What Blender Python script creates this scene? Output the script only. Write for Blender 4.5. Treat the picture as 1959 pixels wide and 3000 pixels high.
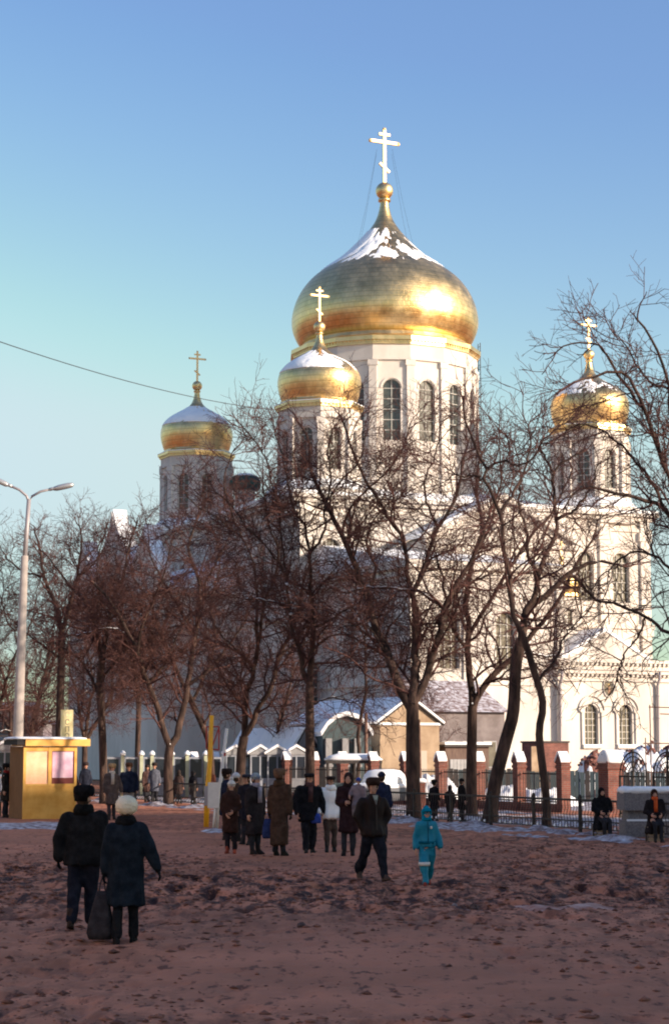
import bpy, bmesh, math, random
import numpy as np
from mathutils import Matrix, Vector

R = math.radians
for _o in list(bpy.data.objects):
    bpy.data.objects.remove(_o)
scene = bpy.context.scene
COL = scene.collection

# ------------------------------------------------------------------ camera
F_PX, HOR, CAM_H = 5590.0, 2205.0, 2.2      # focal length and horizon, in pixels of the 1959 x 3000 photograph
PITCH = math.atan((HOR - 1500.0) / F_PX)
cam_d = bpy.data.cameras.new('camera')
cam = bpy.data.objects.new('camera', cam_d)
COL.objects.link(cam)
cam.location = (0, 0, CAM_H)
cam.rotation_euler = (math.pi / 2 + PITCH, 0, 0)
cam_d.sensor_fit = 'VERTICAL'
cam_d.sensor_height = 36.0
cam_d.lens = F_PX / 3000.0 * 36.0
cam_d.clip_start = 0.5
cam_d.clip_end = 5000
scene.camera = cam

# ------------------------------------------------------------------ sky, sun, exposure
SUN_AZ, SUN_EL = R(65), R(17)               # to the right of straight behind the camera
sunv = Vector((math.sin(SUN_AZ) * math.cos(SUN_EL), -math.cos(SUN_AZ) * math.cos(SUN_EL), math.sin(SUN_EL)))
world = bpy.data.worlds.new('World')
scene.world = world
world.use_nodes = True
wn = world.node_tree
wn.nodes.clear()
sky = wn.nodes.new('ShaderNodeTexSky')
sky.sky_type = 'NISHITA'
sky.sun_disc = False
sky.sun_elevation = SUN_EL
sky.sun_rotation = math.atan2(sunv.x, sunv.y)
sky.altitude = 0
sky.air_density = 1.1
sky.dust_density = 1.3
sky.ozone_density = 2.0
hsv = wn.nodes.new('ShaderNodeHueSaturation')
hsv.inputs['Saturation'].default_value = 1.0
hsv.inputs['Hue'].default_value = 0.5
bg = wn.nodes.new('ShaderNodeBackground')
bg.inputs['Strength'].default_value = 0.13
wo = wn.nodes.new('ShaderNodeOutputWorld')
# film response of the sky colours: one curve for each channel, the same all over the sky
wn.links.new(sky.outputs[0], hsv.inputs['Color'])
sep = wn.nodes.new('ShaderNodeSeparateColor'); cmb = wn.nodes.new('ShaderNodeCombineColor')
wn.links.new(hsv.outputs[0], sep.inputs[0])
SKF = 0.2054
def wmath(op, a_, b_=None, c_=None):
    m_ = wn.nodes.new('ShaderNodeMath'); m_.operation = op
    for j_, q_ in enumerate((a_, b_, c_)):
        if q_ is None: continue
        if isinstance(q_, (int, float)): m_.inputs[j_].default_value = q_
        else: wn.links.new(q_, m_.inputs[j_])
    return m_.outputs[0]
for i, (k, g, top, lowk, hik) in enumerate(((2.20, 1.72, 0.62, 0.84, 1.0), (1.58, 1.62, 0.79, 0.92, 0.85), (1.03, 0.82, 0.80, 1.10, 0.70))):
    n_ = wmath('MULTIPLY', sep.outputs[i], SKF)
    c_ = wmath('MAXIMUM', wmath('MULTIPLY', wmath('POWER', n_, g), k), wmath('MULTIPLY', n_, lowk))
    c_ = wmath('SMOOTH_MIN', c_, top, 0.12)
    c_ = wmath('ADD', c_, wmath('MULTIPLY', wmath('MAXIMUM', wmath('SUBTRACT', n_, 0.85), 0.0), hik))
    wn.links.new(wmath('MULTIPLY', c_, 1 / SKF), cmb.inputs[i])
wn.links.new(cmb.outputs[0], bg.inputs['Color'])
wn.links.new(bg.outputs[0], wo.inputs['Surface'])

sun_d = bpy.data.lights.new('sun', 'SUN')
sun = bpy.data.objects.new('sun', sun_d)
COL.objects.link(sun)
sun_d.energy = 5.0
sun_d.angle = R(0.6)
sun_d.color = (1.0, 0.83, 0.66)
sun.rotation_euler = sunv.to_track_quat('Z', 'Y').to_euler()
sun.location = (40, -20, 60)

scene.view_settings.view_transform = 'Standard'
scene.view_settings.look = 'None'
scene.view_settings.gamma = 1.0
scene.view_settings.use_curve_mapping = False
scene.view_settings.exposure = 0.66
scene.render.engine = 'CYCLES'
scene.cycles.max_bounces = 5
scene.cycles.diffuse_bounces = 3
scene.cycles.glossy_bounces = 3
scene.cycles.transmission_bounces = 2
scene.cycles.use_denoising = True
scene.cycles.sample_clamp_indirect = 8.0
scene.cycles.filter_width = 2.0

# ------------------------------------------------------------------ measuring helpers
_c, _s = math.cos(PITCH), math.sin(PITCH)
DK = 1959.0 / 1554.0
def at(px, py, Y):
    """photograph pixel + distance -> point in the world"""
    u = (px - 979.5) / F_PX; v = (1500.0 - py) / F_PX
    k = Y / (_c - v * _s)
    return Vector((u * k, Y, CAM_H + (_s + v * _c) * k))
def dat(px, py, Y):
    return at(px * DK, py * DK, Y)
def gnd(px, py):
    """photograph pixel on the ground"""
    v = (1500.0 - py) / F_PX
    Y = -CAM_H * (_c - v * _s) / (_s + v * _c)
    p = at(px, py, Y); p.z = 0.0
    return p
def gx(px, Y):
    """ground point under picture column px at distance Y"""
    v = -math.tan(PITCH + math.atan(CAM_H / Y))
    return Vector(((px - 979.5) / F_PX * Y / (_c - v * _s), Y, 0.0))

PHI = R(25.0)                                # the church, its fences and the kiosk share this bearing
PV = Vector((math.cos(PHI), math.sin(PHI), 0)); QV = Vector((-math.sin(PHI), math.cos(PHI), 0))
CEN = Vector((4.149, 154.34, 0)); TA, TB = 23.34, 25.17

# ------------------------------------------------------------------ materials
def lin(h):
    if isinstance(h, str):
        c = [int(h[i:i + 2], 16) / 255 for i in (0, 2, 4)]
        c = [x / 12.92 if x <= 0.04045 else ((x + 0.055) / 1.055) ** 2.4 for x in c]
        return (c[0], c[1], c[2], 1)
    return (h[0], h[1], h[2], 1)
MATS = {}
def mat(name, color, rough=0.8, metal=0.0, c2=None, scale=3.0, detail=4.0, lo=0.4, hi=0.65, bump=0.0, bscale=None, spec=0.3, stretch=(1, 1, 1), sss=0.0):
    if name in MATS: return MATS[name]
    m = bpy.data.materials.new(name); m.use_nodes = True
    nt = m.node_tree; b = nt.nodes['Principled BSDF']
    b.inputs['Roughness'].default_value = rough
    b.inputs['Metallic'].default_value = metal
    b.inputs['Specular IOR Level'].default_value = spec
    b.inputs['Base Color'].default_value = lin(color)
    if sss: b.inputs['Subsurface Weight'].default_value = sss
    if c2 is not None or bump:
        tc = nt.nodes.new('ShaderNodeTexCoord'); mp = nt.nodes.new('ShaderNodeMapping')
        mp.inputs['Scale'].default_value = stretch
        nt.links.new(tc.outputs['Object'], mp.inputs['Vector'])
    if c2 is not None:
        n = nt.nodes.new('ShaderNodeTexNoise'); n.inputs['Scale'].default_value = scale; n.inputs['Detail'].default_value = detail
        n.inputs['Roughness'].default_value = 0.62
        r = nt.nodes.new('ShaderNodeValToRGB')
        r.color_ramp.elements[0].position = lo; r.color_ramp.elements[0].color = lin(color)
        r.color_ramp.elements[1].position = hi; r.color_ramp.elements[1].color = lin(c2)
        nt.links.new(mp.outputs[0], n.inputs['Vector']); nt.links.new(n.outputs['Fac'], r.inputs[0])
        nt.links.new(r.outputs[0], b.inputs['Base Color'])
    if bump:
        n2 = nt.nodes.new('ShaderNodeTexNoise'); n2.inputs['Scale'].default_value = bscale or scale * 4; n2.inputs['Detail'].default_value = 5
        bp = nt.nodes.new('ShaderNodeBump'); bp.inputs['Strength'].default_value = bump; bp.inputs['Distance'].default_value = 0.03
        nt.links.new(mp.outputs[0], n2.inputs['Vector']); nt.links.new(n2.outputs['Fac'], bp.inputs['Height'])
        nt.links.new(bp.outputs[0], b.inputs['Normal'])
    MATS[name] = m
    return m
def brick_mat(name, c1, c2, mortar, bw=0.26, bh=0.077, ms=0.011):
    m = bpy.data.materials.new(name); m.use_nodes = True
    nt = m.node_tree; b = nt.nodes['Principled BSDF']; b.inputs['Roughness'].default_value = 0.9
    tc = nt.nodes.new('ShaderNodeTexCoord'); sp = nt.nodes.new('ShaderNodeSeparateXYZ'); ad = nt.nodes.new('ShaderNodeMath')
    cb = nt.nodes.new('ShaderNodeCombineXYZ'); br = nt.nodes.new('ShaderNodeTexBrick')
    nt.links.new(tc.outputs['Object'], sp.inputs[0]); nt.links.new(sp.outputs[0], ad.inputs[0]); nt.links.new(sp.outputs[1], ad.inputs[1])
    nt.links.new(ad.outputs[0], cb.inputs[0]); nt.links.new(sp.outputs[2], cb.inputs[1]); nt.links.new(cb.outputs[0], br.inputs['Vector'])
    br.inputs['Scale'].default_value = 1.0; br.inputs['Brick Width'].default_value = bw; br.inputs['Row Height'].default_value = bh
    br.inputs['Mortar Size'].default_value = ms; br.inputs['Color1'].default_value = lin(c1); br.inputs['Color2'].default_value = lin(c2)
    br.inputs['Mortar'].default_value = lin(mortar); br.inputs['Bias'].default_value = -0.1
    n = nt.nodes.new('ShaderNodeTexNoise'); n.inputs['Scale'].default_value = 2.2; n.inputs['Detail'].default_value = 6
    mx = nt.nodes.new('ShaderNodeMix'); mx.data_type = 'RGBA'; mx.blend_type = 'MULTIPLY'; mx.inputs[0].default_value = 0.75
    rp = nt.nodes.new('ShaderNodeValToRGB'); rp.color_ramp.elements[0].color = (0.45, 0.42, 0.42, 1); rp.color_ramp.elements[1].color = (1.25, 1.2, 1.15, 1)
    rp.color_ramp.elements[0].position = 0.3; rp.color_ramp.elements[1].position = 0.7
    nt.links.new(tc.outputs['Object'], n.inputs['Vector']); nt.links.new(n.outputs['Fac'], rp.inputs[0])
    nt.links.new(br.outputs['Color'], mx.inputs[6]); nt.links.new(rp.outputs[0], mx.inputs[7]); nt.links.new(mx.outputs[2], b.inputs['Base Color'])
    bp = nt.nodes.new('ShaderNodeBump'); bp.inputs['Strength'].default_value = 0.5; bp.inputs['Distance'].default_value = 0.01; bp.invert = True
    nt.links.new(br.outputs['Fac'], bp.inputs['Height']); nt.links.new(bp.outputs[0], b.inputs['Normal'])
    MATS[name] = m
    return m
def gold_mat(name, rough, tiles):
    m = bpy.data.materials.new(name); m.use_nodes = True
    nt = m.node_tree; b = nt.nodes['Principled BSDF']
    b.inputs['Metallic'].default_value = 1.0; b.inputs['Roughness'].default_value = rough
    L = nt.links.new
    tc = nt.nodes.new('ShaderNodeTexCoord')
    n = nt.nodes.new('ShaderNodeTexNoise'); n.inputs['Scale'].default_value = 0.9; n.inputs['Detail'].default_value = 7; n.inputs['Roughness'].default_value = 0.65
    r = nt.nodes.new('ShaderNodeValToRGB'); r.color_ramp.elements[0].color = lin((0.70, 0.48, 0.21)); r.color_ramp.elements[1].color = lin((0.85, 0.64, 0.33))
    r.color_ramp.elements[0].position = 0.35; r.color_ramp.elements[1].position = 0.66
    L(tc.outputs['Object'], n.inputs['Vector']); L(n.outputs['Fac'], r.inputs[0])
    rr = nt.nodes.new('ShaderNodeMapRange'); rr.inputs[1].default_value = 0.3; rr.inputs[2].default_value = 0.7
    rr.inputs[3].default_value = rough * 0.8; rr.inputs[4].default_value = rough * 1.3
    L(n.outputs['Fac'], rr.inputs[0]); L(rr.outputs[0], b.inputs['Roughness'])
    if tiles:
        sp = nt.nodes.new('ShaderNodeSeparateXYZ'); L(tc.outputs['Object'], sp.inputs[0])
        a2 = nt.nodes.new('ShaderNodeMath'); a2.operation = 'ARCTAN2'; L(sp.outputs[1], a2.inputs[0]); L(sp.outputs[0], a2.inputs[1])
        ml = nt.nodes.new('ShaderNodeMath'); ml.operation = 'MULTIPLY'; ml.inputs[1].default_value = tiles / 6.2832; L(a2.outputs[0], ml.inputs[0])
        cb = nt.nodes.new('ShaderNodeCombineXYZ'); L(ml.outputs[0], cb.inputs[0]); L(sp.outputs[2], cb.inputs[1])
        br = nt.nodes.new('ShaderNodeTexBrick'); L(cb.outputs[0], br.inputs['Vector'])
        br.inputs['Scale'].default_value = 1.0; br.inputs['Brick Width'].default_value = 1.0; br.inputs['Row Height'].default_value = 0.42
        br.inputs['Mortar Size'].default_value = 0.03; br.inputs['Color1'].default_value = (0.92, 0.92, 0.92, 1); br.inputs['Color2'].default_value = (1.06, 1.04, 1.0, 1)
        br.inputs['Mortar'].default_value = (0.72, 0.7, 0.66, 1)
        mx = nt.nodes.new('ShaderNodeMix'); mx.data_type = 'RGBA'; mx.blend_type = 'MULTIPLY'; mx.inputs[0].default_value = 1.0
        L(r.outputs[0], mx.inputs[6]); L(br.outputs['Color'], mx.inputs[7]); L(mx.outputs[2], b.inputs['Base Color'])
        bp = nt.nodes.new('ShaderNodeBump'); bp.inputs['Strength'].default_value = 0.22; bp.inputs['Distance'].default_value = 0.03; bp.invert = True
        L(br.outputs['Fac'], bp.inputs['Height'])
        b2 = nt.nodes.new('ShaderNodeBump'); b2.inputs['Strength'].default_value = 0.25; b2.inputs['Distance'].default_value = 0.06
        n3 = nt.nodes.new('ShaderNodeTexNoise'); n3.inputs['Scale'].default_value = 2.2; L(tc.outputs['Object'], n3.inputs['Vector'])
        L(n3.outputs['Fac'], b2.inputs['Height']); L(bp.outputs[0], b2.inputs['Normal']); L(b2.outputs[0], b.inputs['Normal'])
    else:
        L(r.outputs[0], b.inputs['Base Color'])
    MATS[name] = m
    return m

M = {}
M['plaster'] = mat('white_plaster', (0.49, 0.445, 0.40), 0.88, c2=(0.63, 0.585, 0.535), scale=0.5, detail=8, lo=0.3, hi=0.6, bump=0.12, bscale=6, stretch=(1, 1, 0.35))
M['gold'] = gold_mat('gilded_tiles', 0.36, 120)
M['gold_small'] = gold_mat('gilded_tiles_small', 0.36, 60)
M['gold_plain'] = gold_mat('gilded_metal', 0.38, 0)
M['cross'] = mat('gilded_cross', (0.86, 0.62, 0.32), 0.5, 0.6)
M['snow'] = mat('snow', (0.80, 0.82, 0.86), 0.75, c2=(0.88, 0.89, 0.91), scale=1.5, bump=0.35, bscale=5, spec=0.25)
M['dirty_snow'] = mat('trodden_snow', (0.16, 0.105, 0.10), 0.8, c2=(0.62, 0.62, 0.68), scale=3.4, detail=9, lo=0.40, hi=0.66, bump=0.6, bscale=9)
M['glass'] = mat('window_glass', (0.04, 0.046, 0.044), 0.2, c2=(0.085, 0.09, 0.08), scale=1.2, spec=0.6)
M['frame'] = mat('window_frame', (0.42, 0.41, 0.38), 0.7)
M['roofmetal'] = mat('green_sheet_roof', (0.012, 0.06, 0.05), 0.5, c2=(0.02, 0.085, 0.07), scale=2)
M['pipe'] = mat('zinc_pipe', (0.36, 0.33, 0.34), 0.55, 0.3)
M['brick'] = brick_mat('red_brick', (0.165, 0.048, 0.036), (0.235, 0.078, 0.056), (0.16, 0.12, 0.11))
M['iron'] = mat('black_iron', (0.018, 0.016, 0.018), 0.6, 0.2, c2=(0.045, 0.032, 0.028), scale=6)
M['bark'] = mat('bark', (0.030, 0.019, 0.016), 0.95, c2=(0.095, 0.058, 0.046), scale=6, detail=6, bump=0.8, bscale=14, stretch=(1, 1, 0.25))
M['twig'] = mat('twig', (0.060, 0.026, 0.024), 0.9, c2=(0.115, 0.052, 0.044), scale=1.5)
M['skin'] = mat('skin', (0.50, 0.27, 0.19), 0.6, sss=0.05)
M['dark'] = mat('dark_eye', (0.02, 0.015, 0.012), 0.4)
M['lip'] = mat('lips', (0.32, 0.10, 0.08), 0.6)

# ------------------------------------------------------------------ mesh builder
class MB:
    def __init__(self): self.v = []; self.f = []; self.m = []
    def add(self, vs, fs, M4=None, mi=0):
        o = len(self.v)
        self.v += [tuple(M4 @ Vector(p)) for p in vs] if M4 is not None else [tuple(p) for p in vs]
        self.f += [tuple(i + o for i in f) for f in fs]
        self.m += [mi] * len(fs)
        return self
    def box(self, x0, x1, y0, y1, z0, z1, M4=None, mi=0):
        return self.add([(x0, y0, z0), (x1, y0, z0), (x1, y1, z0), (x0, y1, z0), (x0, y0, z1), (x1, y0, z1), (x1, y1, z1), (x0, y1, z1)],
                        [(0, 3, 2, 1), (4, 5, 6, 7), (0, 1, 5, 4), (1, 2, 6, 5), (2, 3, 7, 6), (3, 0, 4, 7)], M4, mi)
    def prism(self, poly, y0, y1, M4=None, mi=0):
        """polygon in x,z (counter-clockwise seen from -y) pushed from y0 to y1"""
        n = len(poly)
        vs = [(x, y0, z) for x, z in poly] + [(x, y1, z) for x, z in poly]
        fs = [tuple(range(n)), tuple(range(2 * n - 1, n - 1, -1))] + [((i + 1) % n, i, i + n, (i + 1) % n + n) for i in range(n)]
        return self.add(vs, fs, M4, mi)
    def slab(self, poly, z0, z1, M4=None, mi=0):
        n = len(poly)
        vs = [(x, y, z0) for x, y in poly] + [(x, y, z1) for x, y in poly]
        fs = [tuple(range(n - 1, -1, -1)), tuple(range(n, 2 * n))] + [(i, (i + 1) % n, (i + 1) % n + n, i + n) for i in range(n)]
        return self.add(vs, fs, M4, mi)
    def tube(self, pts, rad, n=8, M4=None, mi=0, caps=True):
        pts = [Vector(p) for p in pts]
        if not hasattr(rad, '__len__'): rad = [rad] * len(pts)
        vs = []
        for i, p in enumerate(pts):
            t = (pts[min(i + 1, len(pts) - 1)] - pts[max(i - 1, 0)]).normalized()
            a = Vector((0, 0, 1)) if abs(t.z) < 0.9 else Vector((1, 0, 0))
            u = t.cross(a).normalized(); w = t.cross(u)
            for k in range(n):
                g = 2 * math.pi * k / n
                vs.append(p + (u * math.cos(g) + w * math.sin(g)) * rad[i])
        fs = []
        for i in range(len(pts) - 1):
            for k in range(n):
                fs.append((i * n + k, i * n + (k + 1) % n, (i + 1) * n + (k + 1) % n, (i + 1) * n + k))
        if caps:
            fs.append(tuple(range(n - 1, -1, -1))); fs.append(tuple(range((len(pts) - 1) * n, len(pts) * n)))
        return self.add(vs, fs, M4, mi)
    def lathe(self, prof, n=24, M4=None, mi=0, a0=0.0):
        vs = []; fs = []
        for r, z in prof:
            for k in range(n):
                g = a0 + 2 * math.pi * k / n
                vs.append((r * math.cos(g), r * math.sin(g), z))
        for i in range(len(prof) - 1):
            for k in range(n):
                fs.append((i * n + k, i * n + (k + 1) % n, (i + 1) * n + (k + 1) % n, (i + 1) * n + k))
        if prof[0][0] > 1e-4: fs.append(tuple(range(n - 1, -1, -1)))
        if prof[-1][0] > 1e-4: fs.append(tuple(range((len(prof) - 1) * n, len(prof) * n)))
        return self.add(vs, fs, M4, mi)
    def ell(self, c, r, n=12, k=8, M4=None, mi=0):
        vs = []; fs = []
        for i in range(k + 1):
            a = math.pi * i / k
            for j in range(n):
                g = 2 * math.pi * j / n
                vs.append((c[0] + r[0] * math.sin(a) * math.cos(g), c[1] + r[1] * math.sin(a) * math.sin(g), c[2] - r[2] * math.cos(a)))
        for i in range(k):
            for j in range(n):
                fs.append((i * n + j, i * n + (j + 1) % n, (i + 1) * n + (j + 1) % n, (i + 1) * n + j))
        return self.add(vs, fs, M4, mi)
    def loft(self, rings, n=20, M4=None, mi=0, sq=1.0):
        """rings: (z, rx, ry, cx, cy); sq < 1 squares the section"""
        vs = []; fs = []
        for z, rx, ry, cx, cy in rings:
            for k in range(n):
                g = 2 * math.pi * k / n
                c, s = math.cos(g), math.sin(g)
                vs.append((cx + rx * math.copysign(abs(c) ** sq, c), cy + ry * math.copysign(abs(s) ** sq, s), z))
        for i in range(len(rings) - 1):
            for k in range(n):
                fs.append((i * n + k, i * n + (k + 1) % n, (i + 1) * n + (k + 1) % n, (i + 1) * n + k))
        fs.append(tuple(range(n - 1, -1, -1))); fs.append(tuple(range((len(rings) - 1) * n, len(rings) * n)))
        return self.add(vs, fs, M4, mi)
    def mesh(self, name, mats, smooth=False):
        me = bpy.data.meshes.new(name)
        me.from_pydata(self.v, [], self.f)
        for m_ in (mats if isinstance(mats, (list, tuple)) else [mats]): me.materials.append(m_)
        if any(self.m): me.polygons.foreach_set('material_index', self.m)
        if smooth: me.polygons.foreach_set('use_smooth', [True] * len(me.polygons))
        me.validate(); me.update()
        return me
    def build(self, name, mats, parent=None, smooth=False, loc=None, rot=None):
        return link(self.mesh(name, mats, smooth), name, parent, loc, rot)
def link(me, name, parent=None, loc=None, rot=None):
    o = bpy.data.objects.new(name, me)
    COL.objects.link(o)
    if parent: o.parent = parent
    if loc is not None: o.location = loc
    if rot is not None: o.rotation_euler = rot
    return o
def tag(o, label=None, cat=None, group=None, kind=None):
    if label: o['label'] = label
    if cat: o['category'] = cat
    if group: o['group'] = group
    if kind: o['kind'] = kind
    return o
def thing(name, label, cat, loc=(0, 0, 0), rz=0.0, group=None):
    o = bpy.data.objects.new(name, None)
    COL.objects.link(o)
    o.empty_display_size = 0.2
    o.location = loc; o.rotation_euler = (0, 0, rz)
    return tag(o, label, cat, group)
def copy_tree(o, parent=None):
    c = o.copy(); COL.objects.link(c)
    if parent: c.parent = parent
    for ch in o.children: copy_tree(ch, c)
    return c
def np_mesh(name, V, Q, mats, smooth=True):
    """vertices (n,3), quads (m,4)"""
    me = bpy.data.meshes.new(name)
    me.vertices.add(len(V)); me.vertices.foreach_set('co', np.ascontiguousarray(V, dtype=np.float32).ravel())
    me.loops.add(Q.size); me.loops.foreach_set('vertex_index', np.ascontiguousarray(Q, dtype=np.int32).ravel())
    k = Q.shape[1]
    me.polygons.add(len(Q)); me.polygons.foreach_set('loop_start', np.arange(0, Q.size, k, dtype=np.int32))
    me.polygons.foreach_set('loop_total', np.full(len(Q), k, dtype=np.int32))
    if smooth: me.polygons.foreach_set('use_smooth', np.ones(len(Q), dtype=bool))
    for m_ in (mats if isinstance(mats, (list, tuple)) else [mats]): me.materials.append(m_)
    me.update(calc_edges=True); me.validate()
    return me
def grid_quads(nr, nc):
    i = np.arange(nr - 1)[:, None] * nc + np.arange(nc - 1)[None, :]
    return np.stack([i, i + 1, i + nc + 1, i + nc], -1).reshape(-1, 4)
def vnoise(x, y, seed=0):
    """smooth value noise, arrays"""
    xi = np.floor(x).astype(np.int64); yi = np.floor(y).astype(np.int64)
    xf = x - xi; yf = y - yi
    def h(a, b):
        n = (a * 374761393 + b * 668265263 + seed * 974711) & 0x7fffffff
        n = ((n ^ (n >> 13)) * 1274126177) & 0x7fffffff
        return ((n ^ (n >> 16)) & 0xffff) / 65535.0
    u = xf * xf * (3 - 2 * xf); w = yf * yf * (3 - 2 * yf)
    a = h(xi, yi); b = h(xi + 1, yi); c = h(xi, yi + 1); d = h(xi + 1, yi + 1)
    return (a * (1 - u) + b * u) * (1 - w) + (c * (1 - u) + d * u) * w
def fbm(x, y, seed=0, o=4):
    t = 0; a = 0.5
    for k in range(o):
        t = t + a * vnoise(x, y, seed + k); x = x * 2.03; y = y * 2.03; a *= 0.5
    return t / (1 - 0.5 ** o)
# ------------------------------------------------------------------ ground
def ground_mat():
    m = bpy.data.materials.new('frozen_mud'); m.use_nodes = True
    nt = m.node_tree; L = nt.links.new; b = nt.nodes['Principled BSDF']
    b.inputs['Roughness'].default_value = 0.8; b.inputs['Specular IOR Level'].default_value = 0.25
    tc = nt.nodes.new('ShaderNodeTexCoord')
    mpl = nt.nodes.new('ShaderNodeMapping'); mpl.inputs['Scale'].default_value = (1, 0.36, 1); L(tc.outputs['Object'], mpl.inputs['Vector'])
    def noise(sc, det, ro=0.6, long=False):
        n = nt.nodes.new('ShaderNodeTexNoise'); n.inputs['Scale'].default_value = sc; n.inputs['Detail'].default_value = det; n.inputs['Roughness'].default_value = ro
        L((mpl if long else tc).outputs['Vector' if long else 'Object'], n.inputs['Vector']); return n
    def ramp(src, a, ca, b_, cb):
        r = nt.nodes.new('ShaderNodeValToRGB'); r.color_ramp.elements[0].position = a; r.color_ramp.elements[0].color = lin(ca)
        r.color_ramp.elements[1].position = b_; r.color_ramp.elements[1].color = lin(cb); L(src, r.inputs[0]); return r
    def mul(a, b_, f=1.0, blend='MULTIPLY'):
        x = nt.nodes.new('ShaderNodeMix'); x.data_type = 'RGBA'; x.blend_type = blend
        if isinstance(f, float): x.inputs[0].default_value = f
        else: L(f, x.inputs[0])
        L(a, x.inputs[6]); L(b_, x.inputs[7]); return x
    big = ramp(noise(0.22, 5).outputs['Fac'], 0.34, (0.32, 0.122, 0.066), 0.68, (0.53, 0.205, 0.115))
    clod = ramp(noise(3.2, 8, 0.66, True).outputs['Fac'], 0.43, (0.10, 0.075, 0.075), 0.55, (1.05, 1.05, 1.05))  # dark mottling: wet mud, with the shade of hollows coloured in
    spots = ramp(noise(6.5, 6, .62, True).outputs['Fac'], 0.35, (0.20, 0.15, 0.15), 0.44, (1.06, 1.06, 1.06))
    zone = nt.nodes.new('ShaderNodeAttribute'); zone.attribute_name = 'churned'
    c1 = mul(big.outputs[0], clod.outputs[0], zone.outputs['Fac'])
    c2 = mul(c1.outputs[2], spots.outputs[0], 0.8)
    L(c2.outputs[2], b.inputs['Base Color'])
    bp = nt.nodes.new('ShaderNodeBump'); bp.inputs['Strength'].default_value = 0.7; bp.inputs['Distance'].default_value = 0.03
    L(noise(9, 8, 0.7).outputs['Fac'], bp.inputs['Height']); L(bp.outputs[0], b.inputs['Normal'])
    return m
def axis(parts):
    a = []
    for x0, x1, st in parts: a += list(np.arange(x0, x1 - 1e-6, st))
    return np.array(a + [parts[-1][1]])
gxs = axis([(-900, -100, 100), (-100, -20, 8), (-20, -10, 0.5), (-10, 10, 0.085), (10, 20, 0.5), (20, 100, 8), (100, 900, 100)])
gys = axis([(-300, 0, 50), (0, 10, 1.0), (10, 26, 0.075), (26, 45, 0.12), (45, 66, 0.3), (66, 130, 4), (130, 300, 17), (300, 2400, 150)])
GX, GY = np.meshgrid(gxs, gys)
def churned(X, Y):
    """where feet have broken the crust: a wide trodden belt, the near left, and drifting patches"""
    n = fbm(X * 0.20 + 7, Y * 0.16 + 3, 5, 4)
    return np.clip(0.34 + 0.85 * np.exp(-((Y - 31 - 2 * (n - .5)) / 5.0) ** 2) + 0.75 * np.exp(-((Y - 13) / 3.0) ** 2) * np.clip(0.5 - X * 0.22, 0, 1) + 1.5 * (n - 0.5), 0.04, 1.0)
def ground_relief(X, Y):
    fade = np.clip((Y - 8) / 3, 0, 1) * np.clip((68 - Y) / 14, 0, 1) * np.clip((19 - np.abs(X)) / 5, 0, 1)
    churn = churned(X, Y)
    h = (fbm(X * 2.1, Y * 1.2, 11, 4) - 0.5) * 0.24
    pits = -np.clip(fbm(X * 3.2 + 20, Y * 1.9, 31, 2) - 0.58, 0, 1) * 0.60
    h2 = (fbm(X * 0.25, Y * 0.2, 51, 2) - 0.5) * 0.10
    return fade * ((.12 + .88 * churn) * (h + pits) + h2)
GZ = ground_relief(GX, GY)
ground = link(np_mesh('ground', np.stack([GX, GY, GZ], -1).reshape(-1, 3), grid_quads(len(gys), len(gxs)), ground_mat()), 'ground')
_at = ground.data.attributes.new('churned', 'FLOAT', 'POINT'); _at.data.foreach_set('value', churned(GX, GY).astype(np.float32).ravel())
tag(ground, 'churned frozen brown mud of the open square', 'ground', kind='structure')
def gz(x, y): return float(ground_relief(np.array([x]), np.array([y]))[0])

RAIL0 = Vector((5.55, 56.4, 0))              # a point on the iron railing, which runs along QV
NV = Vector((PV.x, PV.y, 0))                 # points from the railing towards the church
def strip(name, t0, t1, s0, s1, hmax, seed, patch, m, label, cat='snow', sc=1.0, z0=0.012):
    """heaped sheet along the railing: t along QV, s across (towards the church)"""
    nt_, ns = int((t1 - t0) / 0.16), max(8, int((s1 - s0) / 0.12))
    T, S = np.meshgrid(np.linspace(t0, t1, nt_), np.linspace(s0, s1, ns))
    X = RAIL0.x + QV.x * T + NV.x * S; Y = RAIL0.y + QV.y * T + NV.y * S
    e = np.clip(np.minimum((S - s0), (s1 - S)) / (0.22 * (s1 - s0)), 0, 1)
    n = fbm(X * 1.1 * sc, Y * 0.8 * sc, seed, 4)
    Z = z0 + hmax * (n - patch) * 2.2 * e - 0.05 * (1 - e)
    Z = np.maximum(Z, -0.10) + np.where(n > patch, 0.03 * (fbm(X * 6, Y * 5, seed + 9, 2) - 0.5), 0)
    o = link(np_mesh(name, np.stack([X, Y, Z], -1).reshape(-1, 3), grid_quads(ns, nt_), m), name)
    return tag(o, label, cat, kind='structure')
strip('snow_verge', -14, 36, -2.3, 0.35, 0.26, 3, 0.50, M['dirty_snow'], 'dirty trodden snow heaped along the iron railing')
strip('snow_yard', -12, 44, 0.4, 8.4, 0.10, 23, 0.47, M['dirty_snow'], 'patchy snow between the iron railing and brick pillars', z0=0.02)
strip('churchyard_ground', -14, 60, 9.6, 60, 0.25, 43, 0.36, M['dirty_snow'], 'dirty snow lying over the yard in front of the church', sc=0.35, z0=0.03)
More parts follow.
